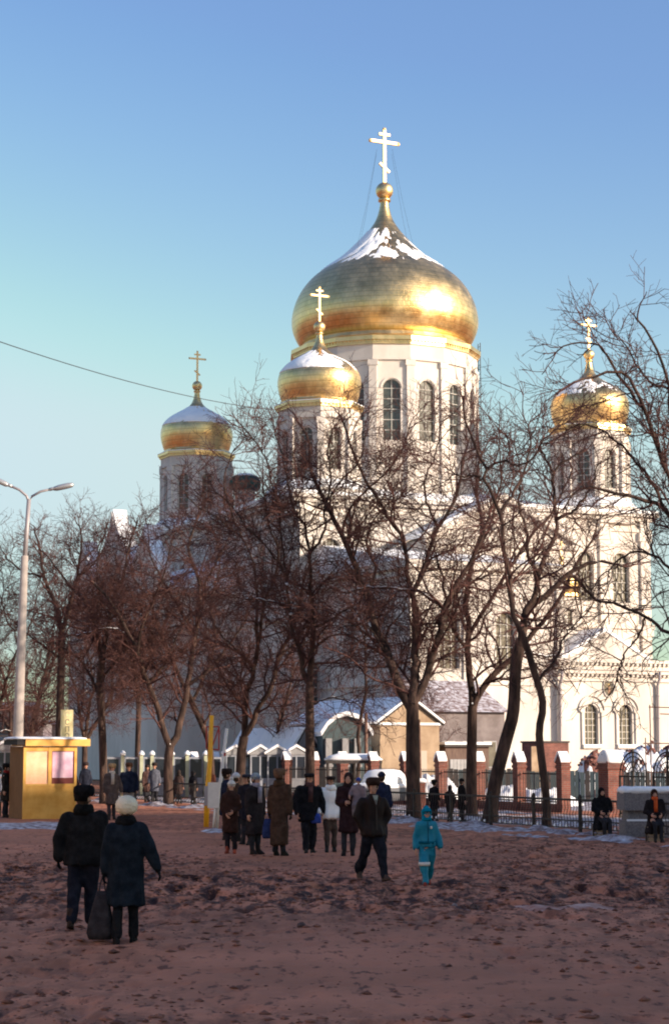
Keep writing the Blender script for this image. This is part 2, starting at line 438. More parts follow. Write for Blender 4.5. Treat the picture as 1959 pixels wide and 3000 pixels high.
def patch(name, cx, cy, rx, ry, seed, thr, m, label, h=0.10):
    X, Y = np.meshgrid(np.linspace(cx - rx, cx + rx, 60), np.linspace(cy - ry, cy + ry, 40))
    d = np.sqrt(((X - cx) / rx) ** 2 + ((Y - cy) / ry) ** 2)
    n = fbm(X * 1.7, Y * 1.3, seed, 4)
    Z = 0.01 + h * (n - thr) * 2 - 0.16 * np.clip(d - 0.45, 0, 1)
    Z = np.maximum(Z, -0.1)
    o = link(np_mesh(name, np.stack([X, Y, Z], -1).reshape(-1, 3), grid_quads(40, 60), m), name)
    return tag(o, label, 'snow', kind='structure')
kg = gnd(110, 2412)
patch('snow_patch', kg.x - 0.2, kg.y - 1.6, 4.0, 3.4, 61, 0.48, M['dirty_snow'], 'dirty snow trampled in front of the yellow kiosk')
bp_ = gnd(625, 2432)
patch('snow_patch', bp_.x, bp_.y, 0.45, 0.9, 67, 0.34, M['dirty_snow'], 'small drift of snow under the white board')
M['ice'] = mat('muddy_ice', (0.34, 0.16, 0.12), 0.9, c2=(0.52, 0.36, 0.31), scale=4.5, detail=9, spec=0.1)
ip = gnd(1500, 2650)
patch('ice_patch', ip.x + 0.3, ip.y, 1.9, 1.3, 71, 0.56, M['ice'], 'pale frozen slush on the mud of the square', h=0.09)

# stones and clods lying on the mud
def clod(px, py, r, label, m, seed):
    rng = random.Random(seed); mb = MB(); g = gnd(px, py)
    mb.ell((0, 0, r * 0.35), (r, r * 0.8, r * 0.55), 10, 7)
    mb.v = [(x * rng.uniform(.8, 1.2), y * rng.uniform(.8, 1.2), z * rng.uniform(.8, 1.25)) for x, y, z in mb.v]
    tag(mb.build('mud_clod', m, None, loc=(g.x, g.y, gz(g.x, g.y) - 0.01), rot=(0, 0, rng.uniform(0, 6))), label, 'clod')
M['clod'] = mat('wet_clod', (0.06, 0.035, 0.03), 0.8, c2=(0.13, 0.08, 0.07), scale=12)
clod(1388, 2660, 0.085, 'dark wet clod on the mud between the walking child and the square edge', M['clod'], 1)
clod(885, 2728, 0.075, 'low dark clod on the bare middle of the mud square', M['clod'], 2)
clod(1330, 2655, 0.05, 'tiny pale stone beside the dark wet clod', M['dirty_snow'], 3)

# lumps of frozen mud thrown up by feet
rg = np.random.default_rng(77); nl = 26000
LY = 11 + 36 * rg.random(nl) ** .8; LX = (rg.random(nl) - .5) * (LY * .37 + 1)
keep = rg.random(nl) < churned(LX, LY) ** 1.3; LX, LY = LX[keep], LY[keep]; nl = len(LX)
LR = .013 + .048 * rg.random(nl) ** 4
oc = np.array([[1, 0, 0], [-1, 0, 0], [0, 1, 0], [0, -1, 0], [0, 0, 1], [0, 0, -.4]], float)
V = oc[None] * LR[:, None, None] * (.6 + .8 * rg.random((nl, 6, 1))) * np.array([1.3, 1.15, .50])
a_ = rg.random(nl) * 6.28; ca, sa = np.cos(a_)[:, None], np.sin(a_)[:, None]
V = np.stack([V[..., 0] * ca - V[..., 1] * sa + LX[:, None], V[..., 0] * sa + V[..., 1] * ca + LY[:, None], V[..., 2] + (ground_relief(LX, LY) + LR * .12)[:, None]], -1)
fc = np.array([[0, 2, 4], [2, 1, 4], [1, 3, 4], [3, 0, 4], [2, 0, 5], [1, 2, 5], [3, 1, 5], [0, 3, 5]])
Fq = (fc[None] + 6 * np.arange(nl)[:, None, None]).reshape(-1, 3)
M['lump'] = mat('mud_lump', (0.12, 0.05, 0.036), 0.9, c2=(0.30, 0.13, 0.09), scale=3, bump=.3, bscale=40)
tag(link(np_mesh('mud_lumps', V.reshape(-1, 3), Fq, M['lump'], False), 'mud_lumps'), 'scattered lumps of frozen mud trodden up across the square', 'mud', kind='stuff')
# ------------------------------------------------------------------ church
def arch_pts(cx, w, zs, n=10):
    r = w / 2
    return [(cx + r * math.cos(math.pi * i / n), zs + r * math.sin(math.pi * i / n)) for i in range(n + 1)]   # right to left
def wall(mb, x0, x1, z0, z1, ops, M4, depth=0.35, mi=0):
    """wall in the x-z plane facing -y with arched openings (cx, w, zb, zs); real reveals"""
    ops = sorted(ops); edges = [x0]
    for a, b in zip(ops, ops[1:]): edges.append((a[0] + b[0]) / 2)
    edges.append(x1)
    if not ops:
        mb.add([(x0, 0, z0), (x1, 0, z0), (x1, 0, z1), (x0, 0, z1)], [(0, 1, 2, 3)], M4, mi); return
    for k, (cx, w, zb, zs) in enumerate(ops):
        a, b = edges[k], edges[k + 1]; l, r = cx - w / 2, cx + w / 2
        for (xa, xb, za, zb_) in ((a, l, z0, z1), (r, b, z0, z1), (l, r, z0, zb)):
            mb.add([(xa, 0, za), (xb, 0, za), (xb, 0, zb_), (xa, 0, zb_)], [(0, 1, 2, 3)], M4, mi)
        ap = arch_pts(cx, w, zs)
        for (xa, za), (xb, zb2) in zip(ap, ap[1:]):
            mb.add([(xb, 0, zb2), (xa, 0, za), (xa, 0, z1), (xb, 0, z1)], [(0, 1, 2, 3)], M4, mi)
        ring = [(l, zb), (r, zb)] + ap
        for (xa, za), (xb, zb2) in zip(ring, ring[1:] + ring[:1]):
            if abs(xa - xb) + abs(za - zb2) < 1e-6: continue
            mb.add([(xa, 0, za), (xb, 0, zb2), (xb, depth, zb2), (xa, depth, za)], [(3, 2, 1, 0)], M4, mi)
def window_mesh(name, w, h_s, depth=0.28, nx=2, nz=4, bar=0.05, trim=0.0):
    """arched window, sill at z=0, springing at h_s; glass set back, bars proud of it"""
    mb = MB(); ap = arch_pts(0, w * 1.02, h_s); top = h_s + w / 2
    poly = [(-w * .51, -0.02), (w * .51, -0.02)] + ap
    mb.add([(x, depth, z) for x, z in poly], [tuple(range(len(poly)))], None, 0)
    for i in range(1, nx + 1):
        x = -w / 2 + w * i / (nx + 1); zt = h_s + math.sqrt(max(0, (w / 2) ** 2 - x * x))
        mb.box(x - bar / 2, x + bar / 2, depth - 0.06, depth - 0.005, 0, zt, None, 1)
    for j in range(nz + 1):
        z = h_s * j / nz
        mb.box(-w / 2, w / 2, depth - 0.05, depth - 0.006, z - bar / 2 + (bar / 2 if j == 0 else 0), z + bar / 2, None, 1)
    mb.box(-w / 2, -w / 2 + bar, depth - 0.07, depth - 0.004, 0, h_s, None, 1)
    mb.box(w / 2 - bar, w / 2, depth - 0.07, depth - 0.004, 0, h_s, None, 1)
    if trim:                                         # raised moulding round the arch
        a_in, a_out = arch_pts(0, w + 2 * trim * 0.6, h_s, 14), arch_pts(0, w + 2 * trim * 1.5, h_s, 14)
        for (p, q, p2, q2) in zip(a_in, a_in[1:], a_out, a_out[1:]):
            mb.add([(p[0], -0.07, p[1]), (p2[0], -0.07, p2[1]), (q2[0], -0.07, q2[1]), (q[0], -0.07, q[1]),
                    (p[0], 0.01, p[1]), (p2[0], 0.01, p2[1]), (q2[0], 0.01, q2[1]), (q[0], 0.01, q[1])],
                   [(0, 1, 2, 3), (1, 5, 6, 2), (4, 0, 3, 7)], None, 2)
    return mb.mesh(name, [M['glass'], M['frame'], M['plaster']])
def onion(r, hk=1.0, small=False):
    """onion profile: (radius, height above the springing) scaled to a widest radius r; unit u"""
    u = r / 655.0
    if small:
        k = 655.0
        pts = [(.86 * k, 0), (.93 * k, .16 * k), (.985 * k, .36 * k), (1.0 * k, .54 * k), (.96 * k, .72 * k), (.85 * k, .88 * k), (.70 * k, 1.0 * k), (.53 * k, 1.10 * k), (.37 * k, 1.19 * k),
               (.25 * k, 1.27 * k), (.165 * k, 1.36 * k), (.115 * k, 1.46 * k), (.085 * k, 1.57 * k), (.07 * k, 1.68 * k), (.095 * k, 1.69 * k), (.095 * k, 1.72 * k), (.06 * k, 1.74 * k), (.06 * k, 1.76 * k)]
        ns = 14; ball = 1.86 * k
    else:
        pts = [(540, 0), (600, 45), (640, 120), (655, 190), (650, 260), (628, 340), (585, 425), (520, 505), (440, 570), (370, 620), (325, 652), (270, 700),
               (222, 748), (172, 800), (128, 850), (88, 905), (62, 950), (44, 1000), (33, 1050), (29, 1085), (44, 1088), (44, 1105), (30, 1110), (30, 1120)]
        ns = 20; ball = 1165
    out = []; P = pts[:ns]
    for i in range(len(P) - 1):
        a, b, c, d = P[max(i - 1, 0)], P[i], P[i + 1], P[min(i + 2, len(P) - 1)]
        for k_ in range(3):
            t = k_ / 3.0
            out.append(tuple(0.5 * (2 * b[j] + (c[j] - a[j]) * t + (2 * a[j] - 5 * b[j] + 4 * c[j] - d[j]) * t * t + (3 * b[j] - a[j] - 3 * c[j] + d[j]) * t ** 3) for j in (0, 1)))
    return [(x * u, z * u * hk) for x, z in out + pts[ns - 1:]], u, ball
church = thing('cathedral', 'white cathedral with five gilded onion domes and snow on its roofs', 'cathedral', CEN, PHI)
SUNL = PHI  # local frame: x along PV, y along QV
def dome(cx, cy, z0, r, hk, n, gm, seed, snow_lo, snow_hi, snow_amt, side):
    small = r < 5; prof, u, bz = onion(r, hk, small)
    mb = MB().lathe(prof, n)
    d = mb.build('onion_dome', gm, church, True, (cx, cy, z0))
    zb = z0 + bz * u * hk; br_ = (92 if small else 62) * u
    MB().ell((0, 0, 0), (br_, br_, br_), 20, 14).build('dome_ball', M['gold_plain'], d, True, (0, 0, zb - z0))
    # cross, its arms along local x
    ck = 1.40 if small else 1.0; u0 = u; u = u * ck; t = 10.5 * u; cz = zb - z0 + br_ * .9; H = 385 * u * 1.03
    c = MB()
    c.box(-t, t, -t * .8, t * .8, cz, cz + H)
    c.box(-110 * u, 110 * u, -t * .76, t * .76, cz + H * .735, cz + H * .735 + 2 * t)
    c.box(-43 * u, 43 * u, -t * .76, t * .76, cz + H * .88, cz + H * .88 + 1.7 * t)
    S = Matrix.Translation((0, 0, cz + H * .29)) @ Matrix.Rotation(R(38), 4, 'Y')
    c.box(-48 * u, 48 * u, -t * .72, t * .72, -t * .8, t * .8, S)
    for bx, bz in ((-110 * u, cz + H * .735 + t), (110 * u, cz + H * .735 + t), (0, cz + H)):
        c.ell((bx, 0, bz), (t * 1.35,) * 3, 8, 6)
    c.build('cross', M['cross'], d); u = u0
    # snow: its surface dips under the gilding where it has slid off
    k0 = [i for i, (a, z) in enumerate(prof) if z >= snow_lo * u * hk][0]; k1 = [i for i, (a, z) in enumerate(prof) if z <= snow_hi * u * hk][-1]
    zz = np.linspace(prof[k0][1], prof[k1][1], 60); rr = np.interp(zz, [p[1] for p in prof], [p[0] for p in prof])
    A = np.linspace(0, 2 * math.pi, 181); ZZ, AA = np.meshgrid(zz, A, indexing='ij'); RR = np.repeat(rr[:, None], 181, 1)
    tt = (ZZ - zz[0]) / (zz[-1] - zz[0])
    cold = 0.5 + 0.5 * np.cos(AA - side)
    nz = fbm(np.cos(AA) * 5 + 9 + seed + ZZ / r * 3, np.sin(AA) * 5 + ZZ / r * 7, seed, 4)
    nb = fbm(np.cos(AA) * 16 + 3 * seed, np.sin(AA) * 16 + ZZ / r * 20, seed + 5, 2)
    th = snow_amt - 2.6 * np.abs(tt - 0.47) ** 2.4 + (1.7 * (cold - 0.5) * np.clip(tt * 1.2, 0, 1) if not small else 1.1 * (cold - .5)) + 1.9 * (nz - 0.5) + 0.9 * (nb - 0.5)
    off = np.clip(th, -0.5, 0.6) * 0.10 * (r / 7.7 + 0.35)
    V = np.stack([(RR + off) * np.cos(AA), (RR + off) * np.sin(AA), ZZ + off * 0.4], -1)
    V[0] *= [0.97, 0.97, 1]; V[-1] *= [0.9, 0.9, 1]
    link(np_mesh('snow_cap', V.reshape(-1, 3), grid_quads(60, 181), M['snow']), 'snow_cap', d)
    return d
def ngon(n, R_, a0): return [(R_ * math.cos(a0 + 2 * math.pi * k / n), R_ * math.sin(a0 + 2 * math.pi * k / n)) for k in range(n)]
def drum(name, cx, cy, n, R_, z0, z1, win, trim_h, over, prefix):
    """n-sided drum with a window in every face, corner pilasters, white frieze and gilded cornice"""
    root_loc = (cx, cy, 0); ap = R_ * math.cos(math.pi / n); fw = 2 * R_ * math.sin(math.pi / n)
    mb = MB(); w, zb, zs = win
    Ms = []
    for k in range(n):
        g = 2 * math.pi * k / n
        M4 = Matrix.Translation((ap * math.cos(g), ap * math.sin(g), 0)) @ Matrix.Rotation(g + math.pi / 2, 4, 'Z')
        Ms.append(M4)
        wall(mb, -fw / 2, fw / 2, z0, z1, [(0, w, zb, zs)], M4, 0.45)
    mb.slab(ngon(n, R_ - 0.6, math.pi / n), z0, z1 + 0.05)
    d = mb.build(name, M['plaster'], church, loc=root_loc)
    wm = window_mesh('window', w, zs - zb, 0.30, 1 if fw < 3 else 2, 5, 0.06, trim_h * 0.35)
    pm = MB(); pw = fw * 0.105
    ftop = z1 - trim_h * 4.6
    pm.box(-pw, pw, -0.16, 0.2, z0, ftop); pm.box(-pw * 1.3, pw * 1.3, -0.22, 0.2, ftop - 0.45, ftop - 0.02); pm.box(-pw * 1.3, pw * 1.3, -0.22, 0.2, z0 + 0.02, z0 + 0.5)
    pme = pm.mesh('pilaster', M['plaster'])
    for k in range(n):
        o = link(wm, 'window', d); o.matrix_local = Ms[k] @ Matrix.Translation((0, 0, zb))
        g = 2 * math.pi * (k + .5) / n
        o = link(pme, 'pilaster', d); o.matrix_local = Matrix.Translation(((R_ - 0.03) * math.cos(g), (R_ - 0.03) * math.sin(g), 0)) @ Matrix.Rotation(g + math.pi / 2, 4, 'Z')
    c = MB()
    c.slab(ngon(n, R_ + 0.20, math.pi / n), ftop, ftop + 0.22)                       # string course under the frieze
    c.slab(ngon(n, R_ + 0.07, math.pi / n), ftop + 0.22, z1)
    c.build('frieze', M['plaster'], d)
    c = MB()
    c.slab(ngon(n, R_ + over * 0.55, math.pi / n), z1 - trim_h * .9, z1)
    c.slab(ngon(n, R_ + over, math.pi / n), z1, z1 + trim_h)
    # dentils
    for k in range(n):
        M4 = Ms[k]; fw2 = 2 * (R_ + over * .75) * math.sin(math.pi / n); m_ = max(6, int(fw2 / 0.28))
        for j in range(m_):
            x = -fw2 / 2 + fw2 * (j + .5) / m_
            c.box(x - fw2 / m_ * .25, x + fw2 / m_ * .25, -over * .72, 0.05, z1 - trim_h * .5, z1 + 0.01, M4)
    c.build('gilded_cornice', M['gold_plain'], d)
    top = MB(); top.lathe([(R_ + over * .7, z1 + trim_h - 0.01), (R_ * .93, z1 + trim_h + 0.35)], n, None, 0, math.pi / n); top.lathe([(R_ * .935, z1 + trim_h + .2), (R_ * .90, z1 + trim_h + trim_h * 2.6)], 48)
    top.build('dome_base_ring', M['gold_plain'], d)
    if n == 8:
        s = MB(); e = R_ + over + .02
        s.slab(ngon(8, e, math.pi / 8), z1 + trim_h, z1 + trim_h + 0.05); s.build('ledge_snow', M['snow'], d)
    return d
# main drum and dome
drum('central_drum', 0, 0, 16, 7.5, 20.0, 34.35, (1.42, 26.4, 30.55), 0.34, 0.38, 'main')
dome(0, 0, 34.95, 7.68, 1.0, 96, M['gold'], 3, 545, 880, 0.14, R(172))
# chains steadying the main cross
ch = MB()
for g in (20, 110, 200, 290):
    a = R(g); p0 = Vector((0.9 * math.cos(a), 0.9 * math.sin(a), 52.0)); p1 = Vector((3.3 * math.cos(a), 3.3 * math.sin(a), 43.0))
    ch.tube([p0, (p0 + p1) / 2 + Vector((0, 0, -0.35)), p1], 0.008, 4)
ch.build('cross_chain', M['iron'], church)
# corner towers
TW = {}
for i, (sx, sy) in enumerate(((-1, -1), (1, -1), (-1, 1), (1, 1))):
    cx, cy = sx * TA / 2, sy * TB / 2
    drum('tower', cx, cy, 8, 2.95, 19.5, 27.15, (1.0, 22.4, 24.95), 0.22, 0.34, 't')
    dome(cx, cy, 27.48, 3.07, 1.03, 64, M['gold_small'], 11 + i, 470, 840, (0.18, -0.32, 0.42, 0.3)[i], R(190))
    c = MB(); c.lathe([(3.9, 19.6), (3.9, 20.9), (3.5, 21.2), (3.05, 21.6)], 8, None, 0, math.pi / 8)
    c.build('tower_plinth', M['plaster'], church, loc=(cx, cy, 0))
    c = MB(); c.lathe([(3.95, 20.9), (3.93, 21.0), (3.5, 21.32), (3.1, 21.68)], 8, None, 0, math.pi / 8); c.build('ledge_snow', M['snow'], church, loc=(cx, cy, 0))

A0, B0 = TA / 2 + 3.2, TB / 2 + 3.2            # half width and half depth of the body
def face_at(x, y, g):
    """matrix for a wall whose outward normal points along angle g (local)"""
    return Matrix.Translation((x, y, 0)) @ Matrix.Rotation(g + math.pi / 2, 4, 'Z')
body = MB()
HB = 20.3
Mq = face_at(0, -B0, R(-90)); Mp = face_at(-A0, 0, R(180)); Mp2 = face_at(A0, 0, 0); Mq2 = face_at(0, B0, R(90))
win_u = [(x, 1.5, 14.2, 17.0) for x in (-12.2, 12.0)]
win_all = [(x, 1.5, 6.5, 10.2) for x in (8.6, 12.0)]
wall(body, -A0, A0, 11.8, HB, [(-12.2, 1.5, 13.6, 16.6), (9.0, 1.5, 13.6, 16.6), (12.2, 1.5, 13.6, 16.6)], Mq, 0.5)
wall(body, -A0, A0, 0, 11.8, [(-13.6, 1.1, 5.5, 8.0), (7.4, 1.5, 5.6, 8.6), (11.0, 1.5, 5.6, 8.6)], Mq, 0.5)
wall(body, -B0, B0, 11.8, HB, [(x, 1.5, 13.6, 16.6) for x in (-11.5, -7.2, 9.5, 12.8)], Mp, 0.5)
wall(body, -B0, B0, 0, 11.8, [(x, 1.5, 4.5, 8.0) for x in (-11.5, -7.2)], Mp, 0.5)
wall(body, -B0, B0, 0, HB, [(x, 1.5, 13.6, 16.6) for x in (-9, 0, 9)], Mp2, 0.5)
wall(body, -A0, A0, 0, HB, [(x, 1.5, 13.6, 16.6) for x in (-9, 0, 9)], Mq2, 0.5)
body.box(-A0 + .6, A0 - .6, -B0 + .6, B0 - .6, 0.1, HB - 0.4)
bw = body.build('body_wall', M['plaster'], church)
wm = window_mesh('window', 1.5, 3.0, 0.35, 2, 4, 0.07, 0.16); wm2 = window_mesh('window', 1.5, 3.5, 0.35, 2, 4, 0.07, 0.16); wm3 = window_mesh('window', 1.1, 2.5, 0.35, 1, 4, 0.07, 0.14)
for x in (-12.2, 9.0, 12.2): link(wm, 'window', bw).matrix_local = Mq @ Matrix.Translation((x, 0, 13.6))
for x in (7.4, 11.0): link(wm, 'window', bw).matrix_local = Mq @ Matrix.Translation((x, 0, 5.6))
link(wm3, 'window', bw).matrix_local = Mq @ Matrix.Translation((-13.6, 0, 5.5))
for x in (-11.5, -7.2, 9.5, 12.8): link(wm, 'window', bw).matrix_local = Mp @ Matrix.Translation((x, 0, 13.6))
for x in (-11.5, -7.2): link(wm2, 'window', bw).matrix_local = Mp @ Matrix.Translation((x, 0, 4.5))
def band(mb, x0, x1, y0, y1, z0, z1, o, mi=0): mb.box(x0 - o, x1 + o, y0 - o, y1 + o, z0, z1, None, mi)
c = MB()
band(c, -A0, A0, -B0, B0, 11.55, 11.9, 0.18); band(c, -A0, A0, -B0, B0, 19.0, 19.25, 0.14); band(c, -A0, A0, -B0, B0, HB - 0.45, HB - 0.15, 0.3); band(c, -A0, A0, -B0, B0, HB - 0.15, HB + 0.1, 0.55)
c.build('body_cornice', M['plaster'], church)
pil = MB(); pil.box(-0.42, 0.42, -0.22, 0.3, 0, HB - 0.5); pil.box(-0.55, 0.55, -0.3, 0.3, 18.3, 18.95); pil.box(-0.55, 0.55, -0.3, 0.3, 0.05, 1.0); pil.box(-0.55, 0.55, -0.3, 0.3, 11.0, 11.5)
pme = pil.mesh('pilaster', M['plaster'])
for x in (-14.3, -10.3, 5.2, 7.0, 10.6, 14.3): link(pme, 'pilaster', church).matrix_local = Mq @ Matrix.Translation((x, 0, 0))
for x in (-15.2, -13.2, -9.4, -5.4, 14.9): link(pme, 'pilaster', church).matrix_local = Mp @ Matrix.Translation((x, 0, 0))
c = MB(); c.box(-A0 - .5, A0 + .5, -B0 - .5, B0 + .5, HB + .1, HB + .34)
c.lathe([(A0 * 1.32, HB + .3), (9.2, HB + 2.2), (7.6, HB + 2.6)], 4, None, 0, math.pi / 4)
c.build('body_roof_snow', M['snow'], church)
# tall arm on the sunny side with a gable
GW, GY_ = 6.2, 3.2
arm = MB(); Ma = face_at(0, -B0 - GY_, R(-90))
wall(arm, -GW, GW, 0, 17.2, [(-2.6, 1.3, 12.4, 15.2), (0, 1.6, 12.4, 15.6), (2.6, 1.3, 12.4, 15.2)], Ma, 0.5)
arm.box(-GW, GW, -B0 - GY_ + .55, -B0 + 2, 0, 17.2)
arm.prism([(-GW - .1, 17.2), (GW + .1, 17.2), (0, 20.4)], -B0 - GY_ + .05, 0.0)
for sx in (-1, 1): arm.box(sx * GW - .02 if sx < 0 else sx * GW - .5, sx * GW + .5 if sx < 0 else sx * GW + .02, -B0 - GY_ + .01, -B0, 0, 17.2)
ao = arm.build('gabled_arm', M['plaster'], church)
for x, m_ in ((-2.6, 1.3), (0, 1.6), (2.6, 1.3)):
    link(window_mesh('window', m_, 2.8 if m_ < 1.5 else 3.2, 0.35, 1, 4, 0.07, 0.16), 'window', ao).matrix_local = Ma @ Matrix.Translation((x, 0, 12.4))
c = MB()
c.box(-GW - .3, GW + .3, -B0 - GY_ - .3, -B0 - GY_ + .03, 16.95, 17.3); c.box(-GW - .15, GW + .15, -B0 - GY_ - .16, -B0 - GY_ + .03, 11.6, 11.95)
for sx in (-1, 1):
    S = Matrix.Translation((sx * (GW + .2) / 2, -B0 - GY_ - .1, 18.85)) @ Matrix.Rotation(sx * math.atan2(3.2, GW + .1), 4, 'Y')
    c.box(-3.7, 3.7, -.28, .1, -.02, .3, S)
c.build('gable_moulding', M['plaster'], ao)
c = MB()
for sx in (-1, 1):
    S = Matrix.Translation((sx * (GW + .2) / 2, -B0 / 2 - GY_ / 2 - .1, 19.0)) @ Matrix.Rotation(sx * math.atan2(3.2, GW + .1), 4, 'Y')
    c.box(-3.6, 3.6, -B0 / 2 - GY_ / 2 + .1, B0 / 2 + GY_ / 2, .02, .34, S)
c.build('gable_snow', M['snow'], ao)
# lower wing on the sunny side, its left wall in shade
WQ = -B0 - 13.2; WX0, WX1, WH = -12.9, -1.2, 14.6
wing = MB(); Mw = face_at((WX0 + WX1) / 2, WQ, R(-90)); hw = (WX1 - WX0) / 2; Mwl = face_at(WX0, (WQ - B0) / 2, R(180)); hl = (-B0 - WQ) / 2
wall(wing, -hw, hw, 0, WH, [(-2.8, 1.5, 7.6, 10.6), (1.4, 1.5, 7.6, 10.6)], Mw, .5)
wall(wing, -hl, hl, 0, WH, [(-2.0, 1.4, 8.6, 11.0)], Mwl, .5)
wing.box(WX0 + .55, WX1, WQ + .55, -B0 + .3, 0, WH)
wg = wing.build('side_wing', M['plaster'], church)
for x in (-2.8, 1.4): link(wm, 'window', wg).matrix_local = Mw @ Matrix.Translation((x, 0, 7.6))
link(window_mesh('window', 1.4, 2.4, 0.35, 1, 4, .07, .15), 'window', wg).matrix_local = Mwl @ Matrix.Translation((-2.0, 0, 8.6))
c = MB(); c.box(WX0 - .35, WX1 + .35, WQ - .35, -B0 + .2, WH - .5, WH); c.box(WX0 - .15, WX1 + .15, WQ - .15, -B0 + .2, WH - 1.0, WH - .75); c.box(WX0 - .12, WX1 + .12, WQ - .12, -B0 + .2, 6.6, 6.9)
for x in (WX0 + .1, WX0 + 4.0, WX1 - .6): c.box(x, x + .5, WQ - .16, WQ + .05, 0, WH - .4)
c.build('wing_moulding', M['plaster'], wg)
c = MB(); c.add([(WX0 - .4, WQ - .4, WH), (WX1 + .4, WQ - .4, WH), (WX1 + .4, -B0, WH + 2.2), (WX0 - .4, -B0, WH + 2.2), (WX0 - .4, -B0, WH), (WX1 + .4, -B0, WH)],
               [(0, 1, 2, 3), (0, 3, 4), (1, 5, 2), (0, 4, 5, 1), (4, 3, 2, 5)])
c.build('wing_roof_snow', M['snow'], wg)
# shaded entrance block with three ogee gables
EX = -A0 - 6.2; EY0, EY1, EH = -4.5, 17.5, 14.4
ent = MB(); Me = face_at(EX, (EY0 + EY1) / 2, R(180)); he = (EY1 - EY0) / 2
wall(ent, -he, he, 0, EH, [(x, 1.6, 6.0, 9.8) for x in (-7.5, -2.2, 0, 2.2, 7.5)], Me, .5)
ent.box(EX + .55, -A0 + .2, EY0, EY1, 0, EH)
ent.box(EX + .002, EX + .6, EY0, EY0 + .5, 0, EH); ent.box(EX + .002, EX + .6, EY1 - .5, EY1, 0, EH)
eo = ent.build('entrance_block', M['plaster'], church)
wme = window_mesh('window', 1.6, 3.8, .35, 1, 4, .07, .16)
for x in (-7.5, -2.2, 0, 2.2, 7.5): link(wme, 'window', eo).matrix_local = Me @ Matrix.Translation((x, 0, 6.0))
c = MB(); c.box(EX - .35, -A0 + .1, EY0 - .35, EY1 + .35, EH - .35, EH); c.box(EX - .16, -A0 + .1, EY0 - .16, EY1 + .16, 11.2, 11.5); c.build('entrance_cornice', M['plaster'], eo)
MB().add([(EX + 1, EY0, EH), (-A0, EY0, EH), (-A0, EY1, EH), (EX + 1, EY1, EH), (-A0, EY0, EH + 2.6), (-A0, EY1, EH + 2.6)], [(0, 3, 5, 4), (0, 4, 1), (3, 2, 5)]).build('entrance_roof_snow', M['snow'], eo)
def ogee(cy, hw_, z0, z1):
    h = z1 - z0
    L_ = [(1.0, 0), (1.0, .12), (.97, .24), (.88, .38), (.72, .50), (.52, .60), (.34, .69), (.2, .78), (.09, .88), (0.0, 1.0)]
    poly = [(x * hw_, z0 + z * h) for x, z in L_] + [(-x * hw_, z0 + z * h) for x, z in reversed(L_[:-1])]
    M4 = Matrix.Translation((EX - .1, cy, 0)) @ Matrix.Rotation(R(-90), 4, 'Z')
    b = MB().prism(poly, 0, 1.2, M4); g = b.build('ogee_gable', M['plaster'], eo)
    n_ = len(poly); up_ = [(x * 1.015, z + .02) for x, z in poly[2:-2]]; ov = [(x * 1.03, z + .20) for x, z in poly[2:-2]]
    sm = MB()
    for (p_, q_, r_, s_) in zip(up_, up_[1:], ov, ov[1:]): sm.prism([p_, q_, s_, r_][::-1], .12, 1.25, M4)
    sm.build('gable_roof_snow', M['snow'], eo)
    ins = [(x * .78, z0 + (z - z0) * .80) for x, z in poly]
    MB().prism(ins, -.10, .02, M4).build('gable_panel', M['plaster'], eo)
ogee(6.5, 4.3, EH, 21.3); ogee(-1.0, 2.9, EH, 19.3); ogee(14.0, 2.9, EH, 19.5)
# green capped turret beside the far left tower
t_ = MB(); t_.lathe([(.85, 20.0), (.85, 24.0)], 16); to = t_.build('stair_turret', M['plaster'], church, True, (-9.0, 8.2, 0))
MB().lathe([(.9, 23.9), (1.2, 24.0), (1.34, 24.3), (1.34, 24.7), (1.1, 25.05), (.6, 25.25), (0, 25.32)], 20).build('green_cap', M['roofmetal'], to, True)
MB().lathe([(1.06, 25.09), (.6, 25.32), (0, 25.40)], 20).build('cap_snow', M['snow'], to, True)
# service ladder on the right of the drum
ld = MB()
g0 = R(-8)
for dx in (-.25, .25): ld.tube([(8.3 * math.cos(g0) - dx * math.sin(g0), 8.3 * math.sin(g0) + dx * math.cos(g0), 20.5), (8.3 * math.cos(g0) - dx * math.sin(g0), 8.3 * math.sin(g0) + dx * math.cos(g0), 36.2)], .035, 5)
for k in range(40):
    z = 20.7 + k * .39; ld.tube([(8.3 * math.cos(g0) + .25 * math.sin(g0), 8.3 * math.sin(g0) - .25 * math.cos(g0), z), (8.3 * math.cos(g0) - .25 * math.sin(g0), 8.3 * math.sin(g0) + .25 * math.cos(g0), z)], .022, 4)
for z in (23, 27, 31, 34): ld.tube([(7.3 * math.cos(g0), 7.3 * math.sin(g0), z), (8.3 * math.cos(g0), 8.3 * math.sin(g0), z)], .03, 4)
ld.build('service_ladder', M['iron'], church)

# side porch: pediment, two arched windows, painted oval, downpipes
def loc_of(P): d = P - CEN; return d.dot(PV), d.dot(QV)
PY = 127.0
pa = loc_of(gx(1634, PY)); YQ = pa[1]
def px_to_x(px):
    """local x on the porch front for a picture column"""
    lo, hi = -20.0, 40.0
    for _ in range(50):
        m_ = (lo + hi) / 2; P = CEN + PV * m_ + QV * YQ
        w = P + Vector((0, 0, 5)); dep = w.y * _c + (w.z - CAM_H) * _s
        if 979.5 + F_PX * w.x / dep < px: lo = m_
        else: hi = m_
    return lo
def z_at(py, px): return at(px, py, (CEN + PV * px_to_x(px) + QV * YQ).y).z
X0, X1 = px_to_x(1634), px_to_x(1985)
wx1, wx2 = px_to_x(1731), px_to_x(1831); wz0, wz1 = z_at(2182, 1780), z_at(2064, 1780)
PH = z_at(1962, 1700); ww = 1.06
porch = MB(); Mh = face_at(0, YQ, R(-90))
